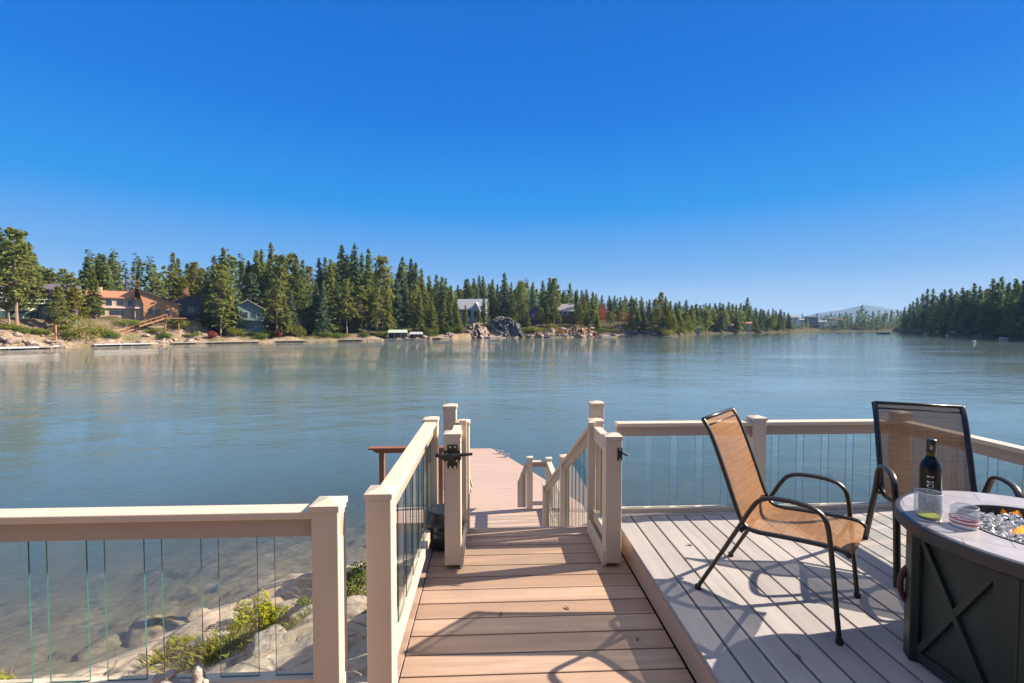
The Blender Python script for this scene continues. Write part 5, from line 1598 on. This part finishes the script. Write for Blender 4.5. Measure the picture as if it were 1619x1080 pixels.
# half hidden pinkish house at the left edge
root, q = frame_at(22, 19, 509, 'house', 'pinkish cream house with a teal lower storey, half hidden by pines at the left edge', 'house')
m = MB(); m.box(-34 * q, 18 * q, 0, 8, 12 * q, 27 * q); m.build('wall', HM['cream'], root)
m = MB(); m.box(-34.2 * q, 18.2 * q, 0.1, 7.9, FND, 11.9 * q); m.build('wall', HM['teal'], root, )
m = MB(); gable_roof(m, -34 * q, 18 * q, 0, 8, 27 * q, 38 * q, 'x'); m.build('roof', HM['roof_grey'], root)
for x in (-24, -8, 8): win(root, x * q, 15 * q, 6 * q, 7 * q, 0)
for x in (-18, 4): win(root, x * q, 2 * q, 6 * q, 7 * q, 0.1)
# grey house with balcony
root, q = frame_at(74, 17, 508, 'house', 'grey two storey house with a dark roof and a pale balcony', 'house')
m = MB(); m.box(-27 * q, 26 * q, 0, 8, FND, 30 * q); m.build('wall', HM['grey'], root)
m = MB(); gable_roof(m, -27 * q, 26 * q, 0, 8, 30 * q, 42 * q, 'x', oh=0.9); m.build('roof', HM['plum'], root)
balcony(root, -30 * q, 22 * q, 0, 20 * q, 'white')
for x in (-18, -6, 6, 17): win(root, x * q, 21.5 * q, 6 * q, 6 * q, 0)
for x in (-10, -2): win(root, x * q, 11 * q, 3 * q, 5 * q, 0, 'grey')
m = MB(); m.box(-28 * q, 0, -2.2, -0.01, 0, 1.6 * q); m.build('terrace', HM['white'], root)
# dark house with brick chimney
root, q = frame_at(303, 16, 513, 'house', 'dark blue grey house with a brown roof and brick chimney behind the green bush', 'house')
m = MB(); gable(m, -27 * q, 27 * q, 0, 9, FND, 27 * q, 40 * q, 'y', xr=6 * q); m.build('wall', HM['dark'], root)
m = MB(); gable_roof(m, -27 * q, 27 * q, 0, 9, 27 * q, 38 * q, 'y', xr=6 * q); m.build('roof', HM['brown'], root)
m = MB(); m.box(-9 * q, -3 * q, 3, 4.5, 30 * q, 49 * q); m.build('chimney', HM['brick'], root)
balcony(root, -22 * q, 24 * q, 0, 12 * q, 'dark')
for x in (-14, 0, 10): win(root, x * q, 14 * q, 7 * q, 8 * q, 0, 'grey')
for x in (-12, 8): win(root, x * q, 2 * q, 7 * q, 6 * q, 0, 'grey')
# green gabled house
root, q = frame_at(391, 13, 521, 'house', 'pale green house with its gable facing the water and a white roof edge', 'house')
m = MB(); gable(m, -20 * q, 19 * q, 0, 8, FND, 29 * q, 40 * q, 'y', xr=1 * q); m.build('wall', HM['green'], root)
m = MB(); gable_roof(m, -20 * q, 19 * q, 0, 8, 29 * q, 40 * q, 'y', xr=1 * q, oh=0.9); m.build('roof', HM['roof_grey'], root)
balcony(root, -18 * q, 20 * q, 0, 13 * q, 'green')
for x in (-12, -2, 8): win(root, x * q, 16 * q, 6 * q, 8 * q, 0)
win(root, -1 * q, 28 * q, 5 * q, 5 * q, 0)
for x in (-10, 6): win(root, x * q, 2 * q, 8 * q, 7 * q, 0)
# brown house
root, q = frame_at(496, 14, 519, 'house', 'dark reddish brown house with a pale shed roof among the trunks', 'house')
m = MB(); m.box(-20 * q, 0, 0, 8, FND, 28 * q); m.build('wall', HM['brown'], root)
m = MB(); m.box(0.02, 22 * q, 0.4, 8, FND, 26 * q); m.build('wall', HM['weathered'], root)
m = MB(); m.hexa([(-23 * q, -1, 27.5 * q), (8 * q, -1, 31 * q), (8 * q, 9, 31 * q), (-23 * q, 9, 27.5 * q), (-23 * q, -1, 29 * q), (8 * q, -1, 33 * q), (8 * q, 9, 33 * q), (-23 * q, 9, 29 * q)])
m.hexa([(8.1 * q, -0.6, 26.2 * q), (25 * q, -0.6, 26.2 * q), (25 * q, 9, 30 * q), (8.1 * q, 9, 30 * q), (8.1 * q, -0.6, 27.4 * q), (25 * q, -0.6, 27.4 * q), (25 * q, 9, 31.5 * q), (8.1 * q, 9, 31.5 * q)])
m.build('roof', HM['roof_grey'], root)
for x in (4, 11, 18): win(root, x * q, 12 * q, 4.5 * q, 10 * q, 0.4)
balcony(root, -4 * q, 22 * q, 0.4, 8 * q, 'weathered')
# pale barn house
root, q = frame_at(743, 22, 511, 'house', 'pale barn style house with a shining grey metal roof above the pale rocks', 'house', turn=R(-14))
m = MB(); gable(m, -22 * q, 22 * q, 0, 10, FND, 23 * q, 38 * q, 'x'); m.build('wall', HM['pale'], root)
m = MB(); gable_roof(m, -22 * q, 22 * q, 0, 10, 23 * q, 38 * q, 'x', oh=0.7); m.build('roof', HM['roof_metal'], root)
m = MB(); gable(m, 4 * q, 18 * q, -2.2, -0.01, FND, 20 * q, 32 * q, 'y'); m.build('wall', HM['shaded_blue'], root)  # shade on the front gable put into a bluer, darker wall colour
m = MB(); gable_roof(m, 4 * q, 18 * q, -2.0, 2.0, 20 * q, 32 * q, 'y', oh=0.5); m.build('roof', HM['roof_metal'], root)
for x in (-16, -9, -1): win(root, x * q, 10 * q, 4 * q, 9 * q, 0)
win(root, 11 * q, 8 * q, 6 * q, 11 * q, -2.2)
# two dark timber houses
root, q = frame_at(848, 20, 511, 'house', 'small dark plum coloured house between the grey cliff and the tall pines', 'house')
m = MB(); gable(m, -11 * q, 11 * q, 0, 8, FND, 18 * q, 28 * q, 'y', xr=-3 * q); m.build('wall', HM['plum'], root)
m = MB(); gable_roof(m, -11 * q, 11 * q, 0, 8, 18 * q, 28 * q, 'y', xr=-3 * q); m.build('roof', HM['roof_grey'], root)
for x in (-5, 4): win(root, x * q, 9 * q, 4 * q, 6 * q, 0)
balcony(root, -9 * q, 12 * q, 0, 6 * q, 'weathered')
root, q = frame_at(894, 24, 505, 'house', 'brown hillside house showing a broad grey roof above the orange rocks', 'house')
m = MB(); gable(m, -11 * q, 11 * q, 0, 8, FND, 14 * q, 24 * q, 'x'); m.build('wall', HM['brown'], root)
m = MB(); gable_roof(m, -11 * q, 11 * q, 0, 8, 14 * q, 24 * q, 'x', oh=0.8); m.build('roof', HM['roof_grey'], root)
for x in (-5, 3): win(root, x * q, 6 * q, 4 * q, 5 * q, 0)
# far lake end houses
for px, d, yb, ww, hh, wm, rm, lab in ((1255, 26, 508, 12, 8, 'white', 'roof_metal', 'tiny bright white house at the far end of the lake, nearest the wooded bank'), (1264, 30, 509, 10, 4, 'cream', 'roof_grey', 'tiny low cream house right beside the far white house'),
        (1296, 22, 512, 14, 4, 'white', 'roof_metal', 'tiny long pale house in the middle of the far lake end'), (1313, 30, 508, 12, 4, 'cream', 'roof_dark', 'tiny dark roofed house up the far lake end'), (1332, 34, 509, 12, 3.5, 'tan', 'roof_red', 'tiny tan house at the far lake end, nearest the mountain'), (1282, 38, 505, 16, 4, 'grey', 'roof_dark', 'tiny grey house high on the slope of the far lake end'),
        (1100, 8, 522, 12, 6, 'weathered', 'roof_grey', 'small weathered house by the water just past the wooded point'), (1178, 10, 516, 16, 6, 'tan', 'roof_red', 'small reddish house under the tallest tree of the distant bank'), (1152, 10, 518, 12, 5, 'brown', 'roof_grey', 'small brown house in the middle of the distant bank')):
    root, q = frame_at(px, d, yb, 'house', lab, 'house', group='small distant houses')
    m = MB(); gable(m, -ww / 2 * q, ww / 2 * q, 0, 7, FND, hh * 0.65 * q, hh * q, 'x'); m.build('wall', HM[wm], root)
    m = MB(); gable_roof(m, -ww / 2 * q, ww / 2 * q, 0, 7, hh * 0.65 * q, hh * q, 'x', oh=0.5); m.build('roof', HM[rm], root)
    for x in (-0.25, 0.2): win(root, x * ww * q, hh * 0.2 * q, ww * 0.2 * q, hh * 0.3 * q, 0)

# boathouses and little docks at the waterline
def boathouse(px, d, w_px, h_px, roof, label):
    az = az_of(px); rr = shore_d(az) + d
    q = rr / F_PX
    root = empty('boathouse', (rr * math.sin(az), rr * math.cos(az), WATER_Z), -az)
    tag(root, label, 'boathouse', 'boathouses on the far shore')
    w_, h = w_px * q, h_px * q
    m = MB(); m.hexa([(-w_ / 2 - 0.3, -0.4, h * 0.72), (w_ / 2 + 0.3, -0.4, h * 0.72), (w_ / 2, 4.5, h), (-w_ / 2, 4.5, h), (-w_ / 2 - 0.3, -0.4, h * 0.72 + 0.2), (w_ / 2 + 0.3, -0.4, h * 0.72 + 0.2), (w_ / 2, 4.5, h + 0.2), (-w_ / 2, 4.5, h + 0.2)]); m.build('roof', HM[roof], root)
    for x in (-0.5, -0.17, 0.17, 0.5):
        m = MB(); m.box(x * w_ - 0.1, x * w_ + 0.1, 0, 0.2, -0.5, h * 0.74); m.build('post', HM['weathered'], root)
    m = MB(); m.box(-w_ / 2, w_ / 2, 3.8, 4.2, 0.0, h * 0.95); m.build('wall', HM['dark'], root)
    m = MB(); m.box(-w_ / 2 - 1, w_ / 2 + 1, -1.6, -0.3, 0.1, 0.45); m.build('float', HM['weathered'], root)
boathouse(629, -2, 28, 15, 'roof_green', 'larger boathouse with a pale green roof at the far shore')
boathouse(658, -2, 19, 11, 'roof_metal', 'smaller grey roofed boathouse right of the green one')
def jetty(px, wpx, d, label, mat='weathered', depth=2.2):
    az = az_of(px); rr = shore_d(az) + d
    q = rr / F_PX
    root = empty('jetty', (rr * math.sin(az), rr * math.cos(az), WATER_Z), -az)
    tag(root, label, 'jetty', 'small jetties along the far shore')
    w_ = wpx * q
    m = MB(); m.box(-w_ / 2, w_ / 2, -depth, 0.5, 0.28, 0.55); m.build('decking', HM[mat], root)
    for x in np.linspace(-0.48, 0.48, max(3, int(w_ / 3))):
        m = MB(); m.box(x * w_ - 0.1, x * w_ + 0.1, -depth + 0.03, -depth + 0.23, -0.6, 0.28); m.build('pile', HM['brown'], root)
for px, wpx, d, lab, mt in ((14, 44, -1.0, 'long white jetty at the left edge of the far shore', 'white'), (50, 34, -0.5, 'weathered jetty right of the long white one', 'weathered'), (77, 16, -0.8, 'short pale jetty under the orange pole', 'white'), (192, 50, -0.4, 'pale jetty below the timber bank stairs', 'white'), (232, 22, -0.6, 'cream jetty right of the bank stairs', 'cream'), (305, 44, -0.4, 'low jetty below the dark house', 'weathered'),
        (370, 60, -0.3, 'long low jetty below the green gabled house', 'weathered'), (480, 70, -0.2, 'long low jetty below the brown house', 'weathered'), (570, 60, -0.3, 'long low jetty left of the boathouses', 'weathered'), (700, 30, -0.6, 'grey jetty right of the boathouses', 'weathered'), (778, 24, -1.0, 'white jetty at the foot of the grey cliff', 'white'), (870, 40, -0.6, 'pale jetty below the orange rocks', 'weathered'), (958, 20, -0.6, 'short pale jetty left of the wooded point', 'white'), (1062, 24, -1.5, 'dark low jetty off the wooded point', 'weathered')):
    jetty(px, wpx, d, lab, mt)

# timber stairs and pole of the tan house
az = az_of(214); rr = shore_d(az) + 7
q = rr / F_PX
root = empty('bank_stairs', (rr * math.sin(az), rr * math.cos(az), WATER_Z), -az)
tag(root, 'orange timber stairs zigzagging down the bank below the tan house', 'stairs')
def zz(py): return zpx(py, 214, rr) - WATER_Z
for (xa, ya, xb, yb) in ((32, 502, 4, 516), (4, 518, -22, 532)):
    a, b = Vector((xa * q, 0, zz(ya))), Vector((xb * q, -0.8, zz(yb)))
    for dy in (-0.55, 0.55):
        m = MB(); m.bar(a + Vector((0, dy, 0)), b + Vector((0, dy, 0)), 0.12, 0.35); m.build('stringer', HM['timber'], root)
        m = MB(); m.bar(a + Vector((0, dy, 1.0)), b + Vector((0, dy, 1.0)), 0.10, 0.16)
        for i in range(6):
            p = a.lerp(b, i / 5) + Vector((0, dy, 0)); m.bar(p, p + Vector((0, 0, 1.0)), 0.08, 0.08, up=(1, 0, 0))
        m.build('handrail', HM['timber'], root)
    m = MB()
    for i in range(14):
        p = a.lerp(b, (i + 0.5) / 14); m.box(p.x - 0.14, p.x + 0.14, p.y - 0.5, p.y + 0.5, p.z + 0.1, p.z + 0.16)
    m.build('treads', HM['timber'], root)
m = MB(); m.box(26 * q, 52 * q, -0.8, 1.4, zz(502) - 0.2, zz(502)); m.build('landing', HM['timber'], root)
for x, y0 in ((30, 502), (44, 502), (5, 516)):
    m = MB(); m.box(x * q - 0.12, x * q + 0.12, 0.3, 0.54, -0.5, zz(y0) - 0.2); m.build('post', HM['timber'], root)
for px, d, yt, yb, lab in ((88, 3, 515, 540, 'orange timber pole standing at the waterline left of the bright bush'), (106, 8, 510, 524, 'shorter orange timber pole up the bank, left of the bright bush')):
    az = az_of(px); rr = shore_d(az) + d; q = rr / F_PX
    root = empty('pole', (rr * math.sin(az), rr * math.cos(az), bank_z(az, d) - 0.4), -az)
    tag(root, lab, 'pole', 'timber poles on the far bank')
    h = zpx(yt, px, rr) - bank_z(az, d) + 0.4
    m = MB(); m.tube([(0, 0, 0), (0, 0, h)], [0.20, 0.16], 10); m.build('shaft', HM['timber'], root)
    m = MB(); m.lathe([(0.24, 0), (0.24, 0.12), (0.0, 0.25)], 10, (0, 0, h)); m.build('cap', HM['timber'], root)

# boats
def boat(px, py, L, label, hull, top, rot=0.0, canopy=True):
    x, y = at_z(px, py, WATER_Z)
    root = empty('boat', (x, y, WATER_Z), -math.atan2(x, y) + rot)
    tag(root, label, 'boat', 'boats along the shores')
    m = MB()
    secs = []
    for f, wd, hh in ((0, 0.75, 0.75), (0.3, 1.0, 0.72), (0.6, 0.95, 0.8), (0.85, 0.55, 0.95), (1.0, 0.04, 1.1)):
        xx = -L / 2 + L * f; w_ = L * 0.17 * wd
        secs.append([(xx, -w_, hh), (xx, -w_ * 0.75, -0.1), (xx, 0, -0.3), (xx, w_ * 0.75, -0.1), (xx, w_, hh), (xx, 0, hh - 0.12)])
    vs = [p for s_ in secs for p in s_]
    fs = [(i * 6 + k, i * 6 + (k + 1) % 6, (i + 1) * 6 + (k + 1) % 6, (i + 1) * 6 + k) for i in range(4) for k in range(6)] + [tuple(range(6))]
    m.add(vs, fs); m.build('hull', HM[hull], root)
    m = MB(); m.hexa([(0.05 * L, -0.6, 0.75), (0.12 * L, -0.6, 0.75), (0.12 * L, 0.6, 0.75), (0.05 * L, 0.6, 0.75), (-0.02 * L, -0.5, 1.3), (0.0, -0.5, 1.3), (0.0, 0.5, 1.3), (-0.02 * L, 0.5, 1.3)]); m.build('windscreen', PANE, root)
    if canopy:
        m = MB(); m.hexa([(-0.42 * L, -0.9, 2.0), (0.1 * L, -0.9, 2.05), (0.1 * L, 0.9, 2.05), (-0.42 * L, 0.9, 2.0), (-0.40 * L, -0.8, 2.15), (0.08 * L, -0.8, 2.25), (0.08 * L, 0.8, 2.25), (-0.40 * L, 0.8, 2.15)])
        c = m.build('canopy', HM[top], root)
        m = MB()
        for xx in (-0.40, 0.08):
            for yy in (-0.8, 0.8): m.tube([(xx * L, yy, 0.7), (xx * L, yy, 2.02)], 0.04, 5)
        m.build('canopy_pole', HM['white'], c)
HM['boat_red'] = hmat('boat_red', (0.48, 0.10, 0.06)); HM['boat_blue'] = hmat('boat_navy', (0.03, 0.04, 0.08))
boat(172, 546, 6.0, 'dark covered boat moored by the bright overhanging bush', 'boat_blue', 'roof_dark')
boat(291, 543, 6.0, 'dark boat with a white hull stripe moored below the dark house', 'boat_blue', 'white', canopy=False)
boat(332, 542, 6.5, 'low dark boat moored left of the tall waterside pine', 'boat_blue', 'roof_dark', canopy=False)
boat(1598, 536.3, 6.5, 'boat with a red canopy moored under the right bank trees', 'white', 'boat_red')
boat(1507, 531, 6.0, 'white boat with a pale canopy moored at the right bank', 'white', 'white')
boat(1470, 529, 5.5, 'small white boat nearest the tip of the right bank', 'white', 'grey', canopy=False)
boat(1556, 534, 5.5, 'grey boat between the white and red canopied ones', 'grey', 'roof_dark', canopy=False)
boat(1396, 528.2, 7.0, 'tiny dark boat crossing the far lake', 'boat_blue', 'roof_dark', rot=0.2, canopy=False)
x, y = at_z(1540, 540.5, WATER_Z)
m = MB(); m.lathe([(0.0, -0.2), (0.35, -0.05), (0.42, 0.15), (0.30, 0.36), (0.08, 0.42), (0.06, 0.62), (0.0, 0.64)], 16)
o = m.build('buoy', HM['white'], smooth=True, loc=(x, y, WATER_Z)); tag(o, 'small white buoy floating off the right bank', 'buoy')

# boulders along the far waterline, and the grey cliff
RM = [rock_mesh(50 + i, 3, 1.0, 0.8, 0.7, 0.4, 'far_rock') for i in range(4)]
def far_rock(px, d, s, label, up=1.0, group='boulders on the far shore'):
    az = az_of(px); rr = shore_d(az) + d
    o = bpy.data.objects.new('boulder', rt.choice(RM)); COL.objects.link(o)
    o.location = (rr * math.sin(az), rr * math.cos(az), bank_z(az, d) + 0.1 * s)
    o.scale = (s, s, s * up); o.rotation_euler = (0, 0, rt.uniform(0, 6.28))
    tag(o, label, 'boulder', group)
def cliff(pxc, d0, top, mat, label, seed, lean=0.38):
    az = az_of(pxc); rr = shore_d(az) + d0; q = rr / F_PX
    tx, tz = [t_[0] for t_ in top], [t_[1] for t_ in top]
    x0, x1 = tx[0], tx[-1]
    r_ = random.Random(seed)
    cells = [(r_.uniform(x0, x1), r_.uniform(-6, max(tz) + 4), r_.uniform(-2.0, 2.0), r_.gauss(0, 0.30), r_.gauss(0, 0.22)) for _ in range(int((x1 - x0) * 1.4))]
    nx, nz = int((x1 - x0) * 1.9), 36
    hw = (x1 - x0) / 2; xm = (x0 + x1) / 2
    def P(u, f):
        zt_ = float(np.interp(u, tx, tz)) + 2.2 * mnoise.noise(Vector((u * 0.45, 0.3, seed)))
        zz_ = -3 + (zt_ + 3) * f
        c = min(cells, key=lambda c_: ((c_[0] - u) * 1.5) ** 2 + (c_[1] - zz_) ** 2)
        y = c[2] * 0.75 + c[3] * (u - c[0]) * q * 1.2 + c[4] * (zz_ - c[1]) * q + zz_ * q * lean + 0.5 * fbm(u * 0.3, zz_ * 0.3, seed, 4) + ((u - xm) / hw) ** 2 * 3.4
        return (u * q, y, zz_ * q)
    m = MB()
    for j in range(nz + 1):
        for i in range(nx + 1):
            m.v.append(P(x0 + (x1 - x0) * i / nx, j / nz))
    for i in range(nx + 1):          # top shelf running back into the bank
        x, y, z = m.v[nz * (nx + 1) + i]
        m.v.append((x * 0.95, y + 9, z + 0.6))
    for j in range(nz + 1):
        for i in range(nx):
            a_ = j * (nx + 1) + i
            m.f.append([a_, a_ + 1, a_ + nx + 2, a_ + nx + 1]); m.m.append(0)
    o = m.build('cliff', M[mat], loc=(rr * math.sin(az), rr * math.cos(az), WATER_Z))
    o.rotation_euler = (0, 0, -az)
    tag(o, label, 'cliff', 'rock bluffs of the far shore')
cliff(800, 1.0, [(-33, 2), (-30, 15), (-23, 28), (-16, 31), (-8, 33), (0, 31), (8, 30), (14, 26), (21, 22), (27, 13), (32, 2)], 'grey_rock', 'jagged dark grey rock cliff rising from the water right of the pale barn house', 4)
cliff(748, 0.5, [(-32, 1), (-26, 7), (-18, 11), (-8, 16), (0, 22), (8, 24), (15, 22), (22, 16), (27, 6)], 'far_rock', 'pinkish tan rock bluff under the pale barn house', 5, 0.8)
cliff(846, 0.5, [(-16, 1), (-12, 10), (-7, 14), (0, 9), (6, 11), (12, 6), (18, 1)], 'far_rock', 'low slanted pinkish rock bluff right of the grey cliff', 6, 0.9)
cliff(912, 0.5, [(-42, 1), (-34, 7), (-24, 10), (-14, 14), (-4, 17), (6, 15), (16, 14), (26, 9), (34, 5), (42, 1)], 'orange_rock', 'long orange tinted rock bluff below the brown hillside house', 7, 0.9)
cliff(1012, 0.5, [(-44, 1), (-34, 7), (-20, 9), (-6, 12), (8, 12), (20, 10), (32, 6), (44, 1)], 'grey_rock', 'low dark rock bluff along the wooded point', 8, 0.9)
zones = [(0, 60, 10, 'pale boulders under the pines at the left edge'), (60, 118, 9, 'boulders on the shore below the grey house'), (160, 262, 14, 'pinkish boulders on the bank below the tan house'), (262, 345, 8, 'boulders on the shore below the dark house'), (640, 700, 5, 'pale boulders beside the boathouses'), (700, 768, 10, 'pale boulders below the pale barn house'), (826, 860, 6, 'pinkish boulders right of the grey cliff'), (860, 950, 14, 'orange tinted boulders below the brown hillside house'), (960, 1062, 10, 'grey boulders on the shore of the wooded point')]
NTH = ['first', 'second', 'third', 'fourth', 'fifth', 'sixth', 'seventh', 'eighth', 'ninth', 'tenth', 'eleventh', 'twelfth', 'thirteenth', 'fourteenth']
for a, b, n, lab in zones:
    for k in range(n):
        px = a + (b - a) * (k + rt.random()) / n
        d = rt.choice([0.5, 1.2, 2.0, 3.0, 4.5, 6.5])
        far_rock(px, d, rt.uniform(0.8, 2.0) * (1.3 if px > 690 else 1.0), f'{NTH[k]} from the left of the {lab}', rt.uniform(0.6, 1.0), lab)

# ------------------------------------------------------------------ labels of the trees
LM = [(-60, 'the left edge of the picture'), (22, 'the pinkish cream house'), (74, 'the grey house with the balcony'), (133, 'the bright overhanging bush'), (214, 'the tan house'), (303, 'the dark house'), (391, 'the green gabled house'), (496, 'the brown house'), (560, 'the jetty left of the boathouses'), (629, 'the green roofed boathouse'), (700, 'the grey jetty'), (745, 'the pale barn house'),
      (800, 'the grey cliff'), (848, 'the plum house'), (894, 'the brown hillside house'), (952, 'the red leaved tree'), (998, 'the rusty orange tree'), (1062, 'the tip of the wooded point'), (1100, 'the weathered house past the point'), (1152, 'the small brown house'), (1178, 'the small reddish house'), (1255, 'the far white house'), (1428, 'the tip of the right bank'), (1470, 'the small white boat'), (1507, 'the white canopied boat'), (1540, 'the white buoy'), (1598, 'the red canopied boat')]
LOOK = {('fir', 'fir'): 'green fir', ('fir', 'blue_fir'): 'dark blue green fir', ('fir', 'pine'): 'olive green fir', ('pine', 'pine'): 'olive pine', ('pine', 'fir'): 'green round topped pine', ('pine', 'yellow_pine'): 'yellow green pine', ('sparse', 'blue_fir'): 'thin sparse pine', ('sparse', 'pine'): 'thin olive pine'}
ORD = ['nearest', 'second', 'third', 'fourth', 'fifth', 'sixth', 'seventh', 'eighth', 'ninth', 'tenth']
buckets = {}
for rec in tree_log:
    px, d, kind, leaf, h, top, root = rec
    x, nm = min(LM, key=lambda l: abs(l[0] - px))
    side = 'left' if px < x else 'right'
    far = 'waterside ' if d < 13 else ('' if d < 30 else 'rear ')
    size = 'tall ' if h > 24 else ('small ' if h < 13 else '')
    buckets.setdefault((size + far + LOOK[(kind, leaf)], nm, side), []).append((abs(px - x), root))
for (look, nm, side), lst in buckets.items():
    lst.sort(key=lambda q: q[0])
    for i, (_, root) in enumerate(lst):
        o_ = '' if len(lst) == 1 else ORD[min(i, 9)] + ' '
        root['label'] = f'{o_}{look} {side} of {nm}'
for i, rec in enumerate(tree_log):
    px, root = rec[0], rec[6]
    root['category'] = 'tree'
    root['group'] = 'conifers on the near left bank' if i < n_near else ('conifers on the distant bank' if i < n_farbank else 'conifers on the right bank')

# ------------------------------------------------------------------ unseen house added behind the camera to block skylight
sky_blocker = empty('house', (-3.0, -4.6, 0.0), math.pi)
tag(sky_blocker, 'unseen pale sided house with windows, added behind the camera to block skylight', 'house')
m = MB(); gable(m, -8, 11, 0, 9, -2.0, 5.4, 8.2, 'x'); m.build('wall', HM['pale'], sky_blocker)
m = MB(); gable_roof(m, -8, 11, 0, 9, 5.4, 8.2, 'x', oh=0.9); m.build('roof', HM['roof_dark'], sky_blocker)
for x in (-6, -3, 0.2, 3.4, 6.6): win(sky_blocker, x, 0.4, 1.9, 1.9, 0, 'weathered')
for x in (-6, -3, 0.2, 3.4, 6.6): win(sky_blocker, x, 3.1, 1.9, 1.5, 0, 'weathered')
leafm = simple('dry_leaf_brown', (0.16, 0.085, 0.035), 0.8, 0.4, 40)
for i, (px, py, z, a, lab) in enumerate(((808, 861, 0.001, 0.4, 'curled brown leaf on the walkway between the gates'), (792, 972, 0.001, 1.3, 'small dry leaf in the middle of the walkway'), (896, 962, 0.001, 2.2, 'tiny dry leaf on the right of the walkway'), (1008, 1012, 0.001, 0.9, 'tiny dry leaf in the shade beside the step'), (1262, 1038, DZ + 0.001, 1.8, 'small pale leaf on the grey deck near the front chair leg'), (1090, 862, DZ + 0.001, 2.6, 'dry leaf on the grey deck left of the chair'))):
    x, y = at_z(px, py, z)
    m = MB(); k_ = 0.014 + 0.004 * (i % 3)
    m.add([(-k_, 0, 0.002), (-k_ * 0.3, -k_ * 0.5, 0.004), (k_, 0, 0.009), (-k_ * 0.2, k_ * 0.5, 0.005), (-k_ * 0.1, 0, 0.0015)], [(0, 1, 4), (1, 2, 4), (2, 3, 4), (3, 0, 4)])
    o = m.build('leaf', leafm, loc=(x, y, z)); o.rotation_euler = (0, 0, a)
    tag(o, lab, 'leaf', 'dry leaves on the boards')

# ------------------------------------------------------------------ air
hz = NT('lake_haze')
pv = hz.n('ShaderNodeVolumePrincipled')
pv.inputs['Color'].default_value = (0.42, 0.68, 1.0, 1)
pv.inputs['Density'].default_value = 0.00010
hz.l(pv.outputs[0], hz.out.inputs['Volume'])
m = MB(); m.box(-4300, 4300, -4300, 4300, WATER_Z - 22, 165)
o = m.build('haze', hz.m)
tag(o, 'thin blue haze over the lake', 'haze', kind='stuff')
S.cycles.volume_bounces = 0
